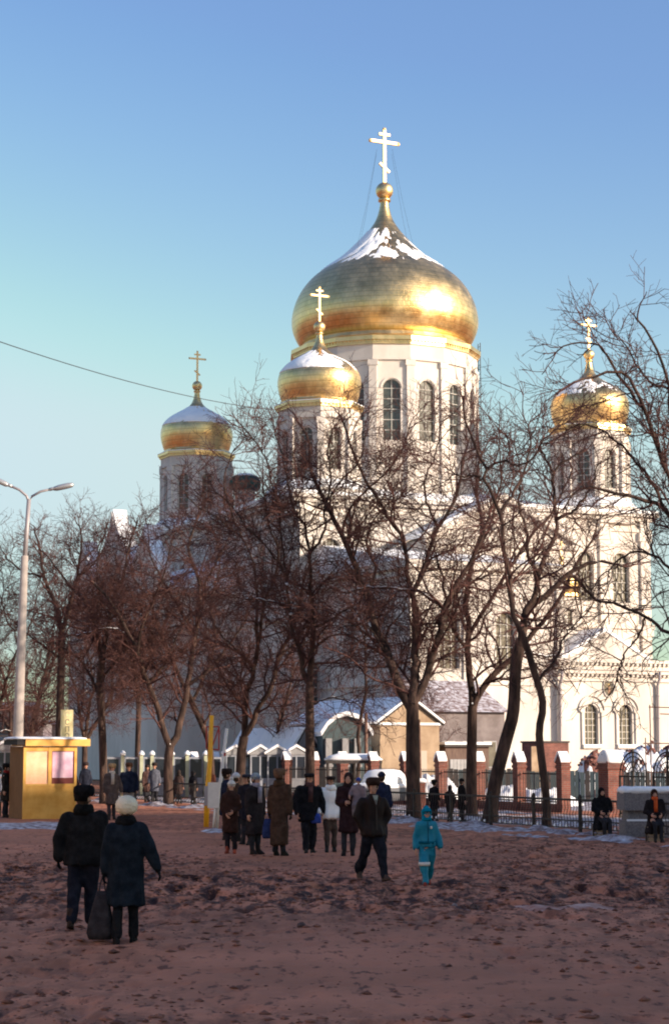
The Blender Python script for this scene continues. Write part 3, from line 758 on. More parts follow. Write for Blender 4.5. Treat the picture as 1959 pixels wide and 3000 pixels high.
wall(porch, X0, X1, 0, PH, [(wx1, ww, wz0, wz1 - ww / 2), (wx2, ww, wz0, wz1 - ww / 2)], Mh, .35)
porch.box(X0, X1, YQ + .4, -B0 + .1, 0, PH - .02); porch.box(X0, X0 + .3, YQ + .01, YQ + .5, 0, PH - .03)
po = porch.build('side_porch', M['plaster'], church)
wmp = window_mesh('window', ww, wz1 - ww / 2 - wz0, .26, 2, 5, .045, .22)
for x in (wx1, wx2): link(wmp, 'window', po).matrix_local = Mh @ Matrix.Translation((x, 0, wz0))
c = MB(); xc = px_to_x(1775); az = z_at(1850, 1775); hb = (px_to_x(1900) - px_to_x(1650)) / 2
c.box(X0 - .25, X1, YQ - .30, YQ + .5, PH - .25, PH); c.box(X0 - .12, X1, YQ - .14, YQ + .5, PH - .75, PH - .62); c.box(X0 - .35, X1, YQ - .42, YQ + .5, PH, PH + .14)
c.box(X0 - .2, X1, YQ - .25, YQ + .5, PH + .5, PH + .72)
c.box(X0, X1, YQ - .02, YQ + .5, PH + .14, PH + .5)
c.prism([(xc - hb, PH + .72), (xc + hb, PH + .72), (xc, az)], YQ - .05, -B0 - .5)
for x in np.arange(X0, X1, .36): c.box(x, x + .17, YQ - .20, YQ + .1, PH - .42, PH - .252); c.box(x, x + .17, YQ - .20, YQ + .1, PH + .33, PH + .498)
for wx in (wx1, wx2):
    for s in (-1, 1):
        x = wx + s * (ww / 2 + .24); c.tube([(x, YQ - .06, wz0), (x, YQ - .06, wz1 - ww / 2)], .075, 8); c.box(x - .17, x + .17, YQ - .17, YQ + .02, wz1 - ww / 2, wz1 - ww / 2 + .12)
    c.box(wx - ww * .72, wx + ww * .72, YQ - .22, YQ + .02, wz0 - .24, wz0 - .10)
c.build('porch_moulding', M['plaster'], po)
for wx in (wx1, wx2): MB().box(wx - ww * .70, wx + ww * .70, YQ - .21, YQ - .01, wz0 - .10, wz0 + .02).build('sill_snow', M['snow'], po)
for wx in (wx1, wx2):                             # wide outer hood moulding round each window head
    c = MB(); a_in, a_out = arch_pts(wx, ww + .86, wz1 - ww / 2 + .1, 18), arch_pts(wx, ww + 1.04, wz1 - ww / 2 + .1, 18)
    for (p, q, p2, q2) in zip(a_in, a_in[1:], a_out, a_out[1:]):
        c.add([(p[0], YQ - .12, p[1]), (p2[0], YQ - .12, p2[1]), (q2[0], YQ - .12, q2[1]), (q[0], YQ - .12, q[1]), (p[0], YQ + .01, p[1]), (p2[0], YQ + .01, p2[1]), (q2[0], YQ + .01, q2[1]), (q[0], YQ + .01, q[1])], [(0, 1, 2, 3), (1, 5, 6, 2), (4, 0, 3, 7)])
    c.build('hood_moulding', M['plaster'], po)
c = MB()
for sx in (-1, 1):
    S = Matrix.Translation((xc + sx * hb / 2, (YQ - B0) / 2, (PH + .72 + az) / 2 + .05)) @ Matrix.Rotation(sx * math.atan2(az - PH - .72, hb), 4, 'Y')
    ln = math.hypot(hb, az - PH - .72) / 2 + .12
    c.box(-ln, ln, -(-B0 - YQ) / 2 - .12, (-B0 - YQ) / 2, -.03, .18, S)
c.build('porch_roof_snow', M['snow'], po)
# painted oval icon in its frame
def icon_mat():
    m = mat('painted_icon', (0.05, 0.048, 0.04), 0.5, c2=(0.15, 0.11, 0.06), scale=5, lo=.45, hi=.6); return m
ix, iz = px_to_x(1782), z_at(2014, 1782)
MB().lathe([(0, 0), (.46, 0), (.52, .06), (.56, .10), (.60, .06), (.60, -.04)], 28, Matrix.Translation((ix, YQ - .01, iz)) @ Matrix.Rotation(R(90), 4, 'X') @ Matrix.Diagonal((.78, 1.18, 1, 1))).build('oval_frame', M['plaster'], po, True)
ic = MB(); Mi = Matrix.Translation((ix, YQ - .02, iz)) @ Matrix.Rotation(R(90), 4, 'X') @ Matrix.Diagonal((.78, 1.18, 1, 1))
ic.lathe([(0, .03), (.47, .025)], 28, Mi, 0)
ic.build('oval_icon', icon_mat(), po)
fig = MB(); fig.lathe([(0, .05), (.09, .045), (.10, .03)], 16, Mi @ Matrix.Translation((0.02, .13, 0)), 0)
fig.add([(-.08, .05, 0), (.10, .05, 0), (.15, -.34, 0), (-.13, -.34, 0)], [(0, 1, 2, 3)], Mi @ Matrix.Translation((0.02, 0, .042)), 1)
fig.build('icon_figure', [mat('icon_halo', (.40, .28, .10), .5), mat('icon_robe', (.28, .15, .09), .6)], po)
for px in (1636, 1922):
    x = px_to_x(px); c = MB(); c.tube([(x, YQ - .5, PH - .05), (x, YQ - .45, PH - .5), (x, YQ - .18, PH - 1.0), (x, YQ - .18, 1.0), (x, YQ - .5, .25)], .11, 10)
    for z in (2.5, 4.5, 6.0): c.tube([(x, YQ - .18, z), (x, YQ - .18, z + .12)], .14, 10)
    c.build('downpipe', M['pipe'], po, True)
# low link with a round-headed doorway left of the porch
LX0 = px_to_x(1462); LH = z_at(1992, 1560); dxc = px_to_x(1556)
lk = MB(); Ml = face_at(0, YQ + 1.2, R(-90))
wall(lk, LX0, X0 + .2, 0, LH, [(dxc, 1.75, 0.05, z_at(2118, 1556) - .9)], Ml, .45)
lk.box(LX0, X0, YQ + 1.75, -B0 + .1, 0, LH - .02); lk.box(LX0, LX0 + .3, YQ + 1.21, YQ + 1.8, 0, LH - .03)
lo_ = lk.build('door_link', M['plaster'], church)
c = MB(); dh = z_at(2118, 1556) - .9
poly = [(dxc - .9, 0), (dxc + .9, 0)] + arch_pts(dxc, 1.8, dh)
c.add([(x, YQ + 1.2 + .42, z) for x, z in poly], [tuple(range(len(poly)))])
c.build('door_leaf', mat('dark_plank', (.06, .05, .055), .7, c2=(.10, .085, .08), scale=3, stretch=(8, 1, 1)), lo_)
c = MB()
for rr in (1.05, 1.3):
    a_in, a_out = arch_pts(dxc, 2 * rr, dh, 16), arch_pts(dxc, 2 * rr + .16, dh, 16)
    for (p, q, p2, q2) in zip(a_in, a_in[1:], a_out, a_out[1:]):
        y = YQ + 1.2
        c.add([(p[0], y - .08, p[1]), (p2[0], y - .08, p2[1]), (q2[0], y - .08, q2[1]), (q[0], y - .08, q[1]), (p[0], y, p[1]), (p2[0], y, p2[1]), (q2[0], y, q2[1]), (q[0], y, q[1])], [(0, 1, 2, 3), (1, 5, 6, 2), (4, 0, 3, 7)])
c.box(LX0 - .1, X0, YQ + 1.0, YQ + 1.6, LH - .2, LH + .05)
c.build('link_moulding', M['plaster'], lo_)
c = MB(); c.add([(LX0 - .3, YQ + .9, LH + .05), (X0 + .1, YQ + .9, LH + .05), (X0 + .1, -B0, LH + 1.9), (LX0 - .3, -B0, LH + 1.9), (LX0 - .3, -B0, LH), (X0 + .1, -B0, LH)], [(0, 1, 2, 3), (0, 3, 4), (1, 5, 2)])
c.build('link_roof_snow', M['snow'], lo_)
# little belfry with its own gilded dome over the porch roof
sb = CEN + PV * 0 ; sy = 131.5
sl = loc_of(gx(1653, sy)); szd = at(1653, 1745, sy).z
sm_ = MB(); wz = at(1653, 1838, sy).z
for k in range(8):
    g = 2 * math.pi * k / 8; ap = 1.02
    M4 = Matrix.Translation((ap * math.cos(g), ap * math.sin(g), 0)) @ Matrix.Rotation(g + math.pi / 2, 4, 'Z')
    wall(sm_, -ap * math.tan(math.pi / 8), ap * math.tan(math.pi / 8), 5.5, szd - .1, [(0, .38, wz, wz + 1.0)], M4, .2)
sm_.slab(ngon(8, .85, math.pi / 8), 5.4, szd - .1)
so = sm_.build('belfry', M['plaster'], church, loc=(sl[0], sl[1], 0))
wms = window_mesh('window', .38, 1.0, .15, 0, 2, .03, .07)
for k in range(8):
    g = 2 * math.pi * k / 8; link(wms, 'window', so).matrix_local = Matrix.Translation((1.02 * math.cos(g), 1.02 * math.sin(g), wz)) @ Matrix.Rotation(g + math.pi / 2, 4, 'Z')
c = MB(); c.slab(ngon(8, 1.35, math.pi / 8), szd - .1, szd + .12); c.build('gilded_cornice', M['gold_plain'], so)
c = MB(); c.slab(ngon(8, 1.25, math.pi / 8), wz - .5, wz - .3); c.build('belfry_moulding', M['plaster'], so)
dome(sl[0], sl[1], szd + .12, 1.28, 1.03, 40, M['gold_small'], 21, 480, 860, .5, R(200))
# ------------------------------------------------------------------ apartment block behind the camera: its shade lies over the square
blk = thing('apartment_block', 'long ten storey panel apartment block facing the square', 'building', Vector((38.9, -2.0, 0)), PHI)
M['panel'] = mat('concrete_panel', (.42, .39, .36), .9, c2=(.52, .49, .46), scale=.4)
MB().box(-13, 62, -12, 0, 0, 33).build('wall', M['panel'], blk)
MB().box(-13.3, 62.3, -12.3, .3, 33, 33.5).build('roof', M['panel'], blk)
wb = MB()
for fl in range(10):
    for k in range(24): wb.box(-11.4 + k * 3.05, -9.9 + k * 3.05, -.03, .03, 1.2 + fl * 3.1, 2.7 + fl * 3.1)
tag(wb.build('window', M['glass'], blk), kind='stuff')

# unseen pale block, added to bounce sunlight back into the square
pbk = thing('bounce_block', 'unseen long cream six storey block added to bounce sunlight into the square', 'building', Vector((-38, -30, 0)), R(90))
M['creamwall'] = mat('cream_wall', (.58, .50, .42), .9, c2=(.66, .58, .50), scale=.3)
MB().box(0, 96, 0, 12, 0, 22).build('wall', M['creamwall'], pbk)
MB().box(-.3, 96.3, -.4, 12.3, 22, 22.5).build('roof', M['panel'], pbk)
wb = MB()
for fl in range(6):
    for k in range(24): wb.box(1.6 + k * 3.95, 3.0 + k * 3.95, -.03, .03, 1.5 + fl * 3.4, 3.2 + fl * 3.4)
tag(wb.build('window', M['glass'], pbk), kind='stuff')

# ------------------------------------------------------------------ iron railing along the snowy verge
rail = thing('iron_railing', 'low black iron railing with bowed bars along the snowy verge', 'railing', RAIL0 + QV * -8, PHI + math.pi / 2)
RL = 50.0; NP = 20; SP = RL / NP
pm = MB(); pm.box(-.04, .04, -.04, .04, -.15, .98); pm.ell((0, 0, 1.0), (.05, .05, .05), 8, 6); pm = pm.mesh('post', M['iron'])
for k in range(NP + 1): link(pm, 'post', rail, (k * SP, 0, 0))
MB().box(0, RL, -.025, .025, .86, .92).build('top_rail', M['iron'], rail)
MB().box(0, RL, -.02, .02, .30, .335).build('bottom_rail', M['iron'], rail)
MB().box(0, RL, -.02, .02, .10, .13).build('kick_rail', M['iron'], rail)
bm_ = MB(); sn = MB()
for k in range(int(RL / .155)):
    x = .08 + k * .155
    bm_.tube([(x, 0, .12), (x, 0, .34), (x + .045, 0, .50), (x - .035, 0, .66), (x, 0, .88)], .011, 4, caps=False)
    if k % 2 == 0:
        bm_.tube([(x + .155 / 2 + .075 * math.cos(a), 0, .215 + .075 * math.sin(a)) for a in np.linspace(0, 2 * math.pi, 9)], .010, 4, caps=False)
        if (k * 7) % 5 < 3: sn.ell((x + .08, 0, .155), (.05, .03, .045), 6, 4)
tag(bm_.build('baluster', M['iron'], rail), kind='stuff')
tag(sn.build('snow_lump', M['snow'], rail), kind='stuff')

# ------------------------------------------------------------------ brick pillars of the churchyard fence
P0 = gx(1790, 68.7); PS = 3.2
sc_ = MB()
for sx in (0,):
    sc_.box(-.19, .19, -.19, .19, -.3, 1.62)
    sc_.box(-.22, .22, -.22, .22, 1.62, 1.72); sc_.box(-.19, .19, -.19, .19, 1.72, 1.80)
    sc_.prism([(-.225, 1.80), (.225, 1.80), (.225, 1.84), (0, 2.16), (-.225, 1.84)], -.22, .22)
scm = sc_.mesh('shaft', M['brick'])
cp = MB()
for s_ in (-1, 1): cp.prism([(s_ * .225, 1.845), (s_ * .24, 1.90), (s_ * .20, 2.0), (s_ * .03, 2.25), (0, 2.25), (0, 2.165)][::s_], -.19 + .02, .235)
cpm = cp.mesh('snow_cap', M['snow'])
for k in range(1, 14):
    p = P0 + QV * (PS * k)
    t = thing('brick_pillar', 'red brick fence pillar with a steep snow capped top', 'pillar', p, PHI + R(90), 'brick pillars of the churchyard fence')
    link(scm, 'shaft', t); link(cpm, 'snow_cap', t)
    # iron panel between this pillar and the next
    f = thing('iron_fence_panel', 'plain iron bar fence panel hung between two snow capped brick pillars', 'fence', p + QV * PS * .5, PHI + R(90), 'iron panels between the brick pillars')
    if k == 1:
        MB().box(-1.35, 1.35, -.02, .02, 1.38, 1.43).build('top_rail', M['iron'], f)
        MB().box(-1.35, 1.35, -.02, .02, .35, .40).build('bottom_rail', M['iron'], f)
        b = MB()
        for j in range(19): b.box(-1.3 + j * .1444 - .009, -1.3 + j * .1444 + .009, -.009, .009, .25, 1.52)
        tag(b.build('bar', M['iron'], f), kind='stuff')
        b = MB(); b.box(-1.38, 1.38, -.16, .16, -.2, .30); b.build('kerb_wall', M['brick'], f)
        fp0 = f
    else:
        for ch_ in fp0.children: c_ = ch_.copy(); COL.objects.link(c_); c_.parent = f
# gate pillar, broad, nearest the gate
gp = thing('gate_pillar', 'broad red brick gate pillar with a thick slab of snow', 'pillar', P0, PHI + R(90))
g = MB(); g.box(-.32, .32, -.32, .32, -.3, 1.62); g.box(-.37, .37, -.37, .37, 1.62, 1.74); g.box(-.34, .34, -.34, .34, 1.74, 1.84); g.prism([(-.38, 1.84), (.38, 1.84), (0, 2.16)], -.37, .37)
g.build('shaft', M['brick'], gp)
s = MB(); s.loft([(1.83, .385, .385, 0, 0), (1.90, .41, .41, 0, 0), (2.05, .37, .38, 0, 0), (2.22, .24, .36, 0, 0), (2.30, .10, .30, 0, 0)], 24, sq=.5); s.build('snow_cap', M['snow'], gp, True)
# wrought gate: leaves with nested arches
def gate(px, Y, label):
    t = thing('iron_gate', label, 'gate', gx(px, Y), PHI + R(90), 'arched iron gate leaves beside the broad pillar')
    w = .80
    fr = MB()
    for x in (-w, w): fr.box(x - .03, x + .03, -.03, .03, .0, 1.45)
    fr.box(-w, w, -.02, .02, .15, .2); fr.box(-w, w, -.02, .02, 1.38, 1.43)
    fr.build('frame', M['iron'], t)
    for i, r in enumerate((w, w * .82, w * .60, w * .38)):
        MB().tube([(r * math.cos(a), 0, 1.43 + r * .98 * math.sin(a)) for a in np.linspace(0, math.pi, 22)], .026 if i == 0 else .019, 6).build('arch', M['iron'], t)
    sp = MB()
    for j in range(1, 12):
        a = math.pi * j / 12; sp.tube([(w * .2 * math.cos(a), 0, 1.43 + w * .2 * math.sin(a)), (w * .98 * math.cos(a), 0, 1.43 + w * .96 * math.sin(a))], .012, 5)
    sp.box(-.03, .03, -.03, .03, .1, 1.43 + w + .08)
    tag(sp.build('spoke', M['iron'], t), kind='stuff')
    b = MB()
    for j in range(13): x = -w + 2 * w * (j + .5) / 13; b.tube([(x, 0, .15), (x, 0, 1.42)], .012, 5)
    tag(b.build('bar', M['iron'], t), kind='stuff')
    return t
gate(1856, 64.5, 'arched iron gate leaf with nested hoops hung at the brick gate pillar')
gate(1957, 62.5, 'arched iron gate leaf with nested hoops beyond the granite block')
# granite block with snow
gb = gnd(1916, 2452)
blkg = thing('granite_block', 'grey stepped granite block with a roll of snow on its top', 'plinth', gb, R(4))
M['granite'] = mat('granite', (.13, .12, .125), .8, c2=(.22, .20, .205), scale=22, detail=6, lo=.4, hi=.6, bump=.3, bscale=30)
MB().box(-.82, 1.5, -.3, .55, -.1, .42).build('base_course', M['granite'], blkg)
MB().box(-.74, 1.5, -.22, .5, .42, .70).build('middle_course', M['granite'], blkg)
MB().box(-.86, 1.5, -.36, .6, .70, 1.16).build('top_course', M['granite'], blkg)
rng = random.Random(5); s = MB()
s.loft([(1.14, 1.2, .5, .34, .12), (1.2, 1.23, .53, .34, .12), (1.27, 1.2, .5, .34, .12), (1.31, 1.1, .4, .34, .12)], 40, sq=.25)
s.v = [(x, y + rng.uniform(-.03, .03), z + rng.uniform(-.015, .02)) for x, y, z in s.v]
s.build('snow_roll', M['snow'], blkg, True)
MB().box(-.78, 1.45, -.29, -.2, .42, .47).build('ledge_snow', M['snow'], blkg)

# ------------------------------------------------------------------ kiosk
kc = gnd(66, 2400)
M['yellow'] = mat('yellow_paint', (.60, .30, .05), .6, c2=(.74, .42, .10), scale=2.2, detail=6, lo=.35, hi=.65, spec=.4)
M['yellow_side'] = mat('dark_ochre_boards', (.15, .075, .03), .8, c2=(.23, .12, .05), scale=8, stretch=(6, 6, .4), bump=.3)  # side boards browner and darker than the yellow front
M['peach'] = mat('peach_panel', (.85, .45, .25), .45, c2=(.92, .55, .34), scale=3, spec=.5)
M['mauve'] = mat('mauve_poster', (.62, .36, .48), .5, c2=(.74, .50, .58), scale=4)
kq = thing('kiosk', 'yellow painted street kiosk with flat overhanging roof and upright lettered board', 'kiosk', kc, PHI + R(1))
KW, KD, KH = 1.86, 1.40, 2.40
MB().box(0, KW, .03, KD, -.05, KH).build('cabin', M['yellow_side'], kq)
for k in range(9): MB().box(-.012, 0, .05 + k * .166, .195 + k * .166, 0, KH).build('side_board', M['yellow_side'], kq)
c = MB(); c.box(0, KW, -.01, .05, -.02, .13); c.box(.0, .09, -.025, .05, .0, KH); c.box(KW - .09, KW, -.025, .05, 0, KH); c.box(.86, .98, -.03, .05, 1.1, KH); c.box(.09, KW - .09, -.02, .05, KH - .15, KH); c.box(.09, KW - .09, -.02, .05, 1.08, 1.16)
c.build('front_frame', M['yellow'], kq)
MB().box(.09, KW - .09, 0, .045, .1, 1.09).build('lower_panel', M['yellow'], kq)
MB().box(.09, .86, .012, .05, 1.16, KH - .15).build('hatch_panel', M['peach'], kq)
MB().box(.98, KW - .09, .012, .05, 1.16, KH - .15).build('window', mat('maroon_board', (.17, .035, .03), .6), kq)
MB().box(1.01, KW - .13, .004, .012, 1.36, KH - .17).build('poster', M['mauve'], kq)
MB().box(.02, KW + .42, -.16, KD + .1, KH + .02, KH + .26).build('roof', M['yellow'], kq)
MB().box(-.26, .018, -.12, KD + .05, KH + .06, KH + .23).build('roof_eave', mat('black_tar', (.02, .018, .02), .8), kq)
s = MB(); s.loft([(KH + .255, 1.3, .9, KW / 2 + .03, KD / 2 - .03), (KH + .30, 1.26, .86, KW / 2 + .03, KD / 2), (KH + .33, 1.1, .75, KW / 2, KD / 2)], 32, sq=.3)
s.build('roof_snow', M['snow'], kq, True)
M['cream'] = mat('cream_board', (.62, .52, .26), .6, c2=(.70, .62, .36), scale=3)
MB().box(1.30, 1.72, .02, .09, KH + .22, KH + 1.24).build('sign_board', M['cream'], kq)
TEXTS = []
def text(ch_, x, z, size, parent, m, y=.015):
    cu = bpy.data.curves.new('letter', 'FONT'); cu.body = ch_; cu.size = size; cu.extrude = .002; cu.align_x = 'CENTER'
    cu.materials.append(m)
    o = bpy.data.objects.new('sign_letter', cu); COL.objects.link(o); o.parent = parent; o.location = (x, y, z); o.rotation_euler = (R(90), 0, 0)
    TEXTS.append(o)
M['faint'] = mat('faded_paint', (.50, .46, .30), .7); M['letter'] = mat('dark_lettering', (.13, .11, .09), .7)
text('О', 1.51, KH + 1.00, .24, kq, M['faint']); text('С', 1.51, KH + .74, .25, kq, M['letter']); text('П', 1.51, KH + .50, .25, kq, M['letter']); text('О', 1.51, KH + .27, .25, kq, M['letter'])

# ------------------------------------------------------------------ street lamp
lb = gx(45, 67.0)
M['concrete'] = mat('concrete_post', (.34, .29, .26), .9, c2=(.43, .37, .33), scale=3, bump=.15)
lt = dat(68, 1160, 67.3); lj = dat(58, 1292, 67.2)
lamp = thing('street_lamp', 'tall tapered concrete street lamp with two forked arms', 'street lamp', lb)
def rel(p, o): return Vector(p) - Vector(o)
MB().tube([(0, 0, -.3), (0, 0, 0), rel(lj, lb)], [.21, .205, .125], 14).build('concrete_post', M['concrete'], lamp, True)
MB().tube([rel(lj, lb) - Vector((0, 0, .2)), rel(lt, lb)], [.085, .075], 10).build('steel_pole', M['pipe'], lamp, True)
top_ = rel(lt, lb)
for px, py, side in ((127, 1135, 1), (18, 1126, -1)):
    e = rel(dat(px, py, 67.3), lb)
    mid = top_.lerp(e, .45) + Vector((0, 0, .10)); st = top_ + Vector((0, 0, -.12))
    MB().tube([st, st.lerp(mid, .25) + Vector((0, 0, .12)), mid, e], .045, 8).build('arm', M['pipe'], lamp, True)
    d = (e - mid).normalized(); h = e + d * .32
    g = math.atan2(d.z, d.x if side > 0 else -d.x)
    M4 = Matrix.Translation(h) @ Matrix.Rotation(0 if side > 0 else math.pi, 4, 'Z') @ Matrix.Rotation(-g, 4, 'Y')
    mb = MB(); mb.loft([(-.10, .30, .09, 0.02, 0), (-.07, .36, .12, 0, 0), (0, .40, .13, 0, 0), (.06, .34, .10, 0, 0), (.085, .2, .05, 0, 0)], 20, M4)
    mb.tube([(-.5, 0, 0), (-.3, 0, .0)], .06, 8, M4)
    mb.build('lamp_head', mat('lamp_alloy', (.42, .42, .43), .4, .5), lamp, True)
# overhead cable between the church tower and a mast left of the picture
mp_ = dat(-75, 768, 80.0); mast_b = Vector((mp_.x, mp_.y, 0))
mast = thing('cable_mast', 'plain steel mast carrying the overhead cable', 'mast', mast_b)
MB().tube([(0, 0, -.3), (0, 0, mp_.z + .4)], [.16, .09], 10).build('mast_pole', M['pipe'], mast, True)
p1 = dat(668, 956, 136.2)
pts = []
for k in range(25):
    t = k / 24; q = mp_.lerp(p1, t); q.z -= 1.2 * 4 * t * (1 - t) * .5; pts.append(q)
tag(MB().tube(pts, .022, 5).build('overhead_cable', M['iron']), 'single dark overhead cable slanting down to the church tower', 'cable')

# ------------------------------------------------------------------ yellow post with red frame, white post with board
yb = gnd(604, 2421)
M['ypost'] = mat('yellow_post_paint', (.80, .40, .02), .5, c2=(.66, .32, .03), scale=4)
M['red'] = mat('red_paint', (.36, .035, .03), .55); M['whitep'] = mat('white_paint', (.62, .58, .53), .6, c2=(.70, .66, .61), scale=4)
yp = thing('yellow_post', 'leaning yellow pole carrying a small red tube frame', 'post', yb)
k_ = yb.y / F_PX
MB().tube([(0, 0, -.2), (.02, 0, .9), (.10, .1, 2.0), (.13, .15, 3.32)], [.085, .085, .075, .068], 10).build('pole', M['ypost'], yp, True)
fr = MB()
z0, z1 = 2.33, 2.98
for a, b in (((-.02, z0), (-.02, z1)), ((.36, z0 - .05), (.36, z1)), ((-.02, z1), (.36, z1)), ((-.02, z0), (.36, z0 - .05)), ((.14, z0), (.35, z1 - .05))):
    fr.tube([(a[0], .12, a[1]), (b[0], .12, b[1])], .022, 6)
fr.build('red_frame', M['red'], yp)
MB().box(-.06, .06, -.10, .06, .62, 1.20).build('bracket', M['pipe'], yp)
wb_ = gnd(636, 2423)
wp = thing('white_board', 'off white rectangular board fixed to a leaning white pole', 'board', wb_)
MB().tube([(-.02, .05, -.15), (.04, .05, .9), (.27, .05, 2.92)], [.055, .055, .05], 10).build('pole', M['whitep'], wp, True)
MB().tube([(-.12, -.02, -.1), (-.06, .0, .62)], .03, 8).build('leg', M['whitep'], wp, True)
MB().box(-.28, .06, -.05, -.01, .56, 1.32).build('panel', M['whitep'], wp)
MB().box(.19, .25, -.02, .0, 2.1, 2.2).build('red_mark', M['red'], wp)

# ------------------------------------------------------------------ small buildings inside the churchyard
M['ochre'] = mat('ochre_wash', (.25, .175, .115), .9, c2=(.37, .275, .19), scale=1.2, detail=7, lo=.35, hi=.62)
M['board'] = mat('dark_boards', (.045, .04, .04), .85, c2=(.085, .07, .065), scale=5, stretch=(8, 8, .5))
M['teal'] = mat('teal_boards', (.05, .075, .085), .7, c2=(.085, .115, .125), scale=4, stretch=(6, 6, .5))
M['palegrey'] = mat('pale_grey_paint', (.27, .27, .28), .75, c2=(.34, .34, .35), scale=3)
def gabled(name, label, org, rz, w, l, he, hr, wm_, roofm, cat='house', over=.25):
    """gable end at y=0 facing -y, ridge running back along +y; x from 0 to w"""
    t = thing(name, label, cat, org, rz)
    b = MB(); b.prism([(0, -.1), (w, -.1), (w, he), (w / 2, hr), (0, he)], 0, l); b.build('wall', wm_, t)
    ang = math.atan2(hr - he, w / 2); ln = math.hypot(hr - he, w / 2)
    for s_ in (-1, 1):
        M4 = Matrix.Translation((w / 2 + s_ * w / 4, l / 2, (he + hr) / 2)) @ Matrix.Rotation(s_ * ang, 4, 'Y')
        MB().box(-ln / 2 - over * (1 if s_ < 0 else 0), ln / 2 + over * (1 if s_ > 0 else 0), -l / 2 - .18, l / 2 + .1, .01, .08, M4).build('roof_board', M['board'], t)
        rng = random.Random(len(label)); m_ = MB()
        m_.box(-ln / 2 - over * (.9 if s_ < 0 else 0), ln / 2 + over * (.9 if s_ > 0 else 0), -l / 2 - .13, l / 2 + .05, .08, .20, M4)
        m_.build('roof_snow', roofm, t)
    return t
ho = gx(1113, 99); hk = 99 / F_PX
house = gabled('gabled_house', 'small ochre washed house, gable end lit, snow on the long roof', ho, PHI, 3.45, 11.0, 3.75, 4.95, M['ochre'], M['snow'])
MB().box(-.05, 3.5, -.10, .02, 3.62, 3.74).build('cornice', M['snow'], house)
MB().box(-.06, -.003, 1.2, 9.0, 2.55, 2.95).build('pale_band', M['palegrey'], house)
MB().box(-.05, -.001, .8, 9.5, .8, 2.5).build('side_window', M['glass'], house)
MB().box(1.9, 2.7, -.04, -.001, .9, 2.3).build('patched_plaster', mat('old_patch', (.42, .36, .30), .9), house)
pv = gx(945, 95)
pav = thing('teal_pavilion', 'dark teal pavilion with white posts and a low bowed snowy roof', 'pavilion', pv, PHI * .3)
arcp = [(0, -.1), (2.4, -.1), (2.4, 3.0), (2.1, 3.5), (1.7, 3.85), (1.2, 4.0), (.7, 3.85), (.3, 3.5), (0, 3.0)]
MB().prism(arcp, 0, 4).build('wall', M['teal'], pav)
sn_ = [(x * 1.06 - .07, z + .02) for x, z in arcp[2:]]; sn_o = [(x * 1.1 - .12, z + .24) for x, z in arcp[2:]]
m_ = MB()
for (a, b, c_, d_) in zip(sn_, sn_[1:], sn_o, sn_o[1:]): m_.prism([a, c_, d_, b], -.2, 4.1)
m_.build('roof_snow', M['snow'], pav)
for x in (.12, .95, 1.55):
    p_ = MB(); p_.box(x, x + .3, -.32, -.02, .0, 2.9); p_.box(x - .06, x + .36, -.36, -.02, 1.5, 1.62); p_.build('white_post', M['palegrey'], pav)
lw = gx(862, 97)
low = gabled('snowy_shed', 'low grey shed with broad snow roof beside the teal pavilion', lw, PHI, 1.2, 8, 2.4, 3.4, M['palegrey'], M['snow'], 'shed', .5)
c2s = gx(955, 86)
car_s = thing('market_stall', 'low open stall with a thick snow laden canopy behind the brick pillars', 'stall', c2s, R(2))
MB().loft([(1.85, 1.3, .8, 1.25, .8), (1.92, 1.33, .83, 1.25, .8), (2.06, 1.1, .7, 1.25, .8), (2.16, .7, .4, 1.25, .8)], 28, sq=.5).build('canopy_snow', M['snow'], car_s, True)
MB().box(0, 2.5, 0, 1.6, 1.72, 1.86).build('canopy', M['board'], car_s)
for x in (.05, 1.25, 2.4):
    for y in (.05, 1.5): MB().box(x, x + .08, y, y + .08, -.05, 1.73).build('post', M['board'], car_s)
MB().box(.05, 2.45, .1, .9, -.05, .85).build('counter', M['teal'], car_s)
# car buried in snow
cs = gx(1122, 79)
car = thing('snow_covered_car', 'parked car buried under rounded snow behind the brick pillars', 'car', cs, R(62))
cb = MB(); cb.loft([(.25, 1.9, .76, 0, 0), (.45, 1.98, .8, 0, 0), (.75, 1.95, .79, 0, 0), (.85, 1.85, .72, 0, 0)], 32, sq=.45); cb.loft([(.82, 1.15, .68, .1, 0), (1.25, .8, .56, .12, 0), (1.32, .7, .5, .12, 0)], 24, sq=.5)
cb.build('body', mat('grey_car_paint', (.12, .12, .13), .4), car, True)
sn = MB(); sn.loft([(.78, 1.92, .78, 0, 0), (.90, 1.93, .76, 0, 0), (.98, 1.7, .62, 0, 0)], 32, sq=.5); sn.loft([(.95, 1.2, .70, .1, 0), (1.3, .95, .66, .12, 0), (1.46, .8, .52, .12, 0), (1.52, .5, .3, .12, 0)], 28, sq=.6); sn.build('snow_cover', M['snow'], car, True)
for x in (-1.2, 1.25):
    for y in (-.72, .72):
        MB().tube([(x, y - .09, .30), (x, y + .09, .30)], .31, 16).build('wheel', mat('tyre', (.02, .02, .02), .9), car)
# sheds right of the house
s1 = gx(1305, 101)
sh = thing('board_shed', 'dark brown board shed with grey sheet door', 'shed', s1, PHI)
MB().box(0, 2.6, 0, 3, -.1, 2.5).build('wall', mat('brown_boards', (.10, .065, .055), .85, c2=(.16, .11, .09), scale=4, stretch=(6, 6, .4)), sh)
MB().box(-.15, 2.75, -.2, 3.2, 2.5, 2.62).build('roof', M['board'], sh); MB().box(-.1, 2.7, -.15, 3.1, 2.62, 2.76).build('roof_snow', M['snow'], sh)
for k in range(10): MB().box(.25 + k * .21, .44 + k * .21, -.05, -.005, 1.05, 1.85).build('sheet_rib', M['palegrey'], sh)
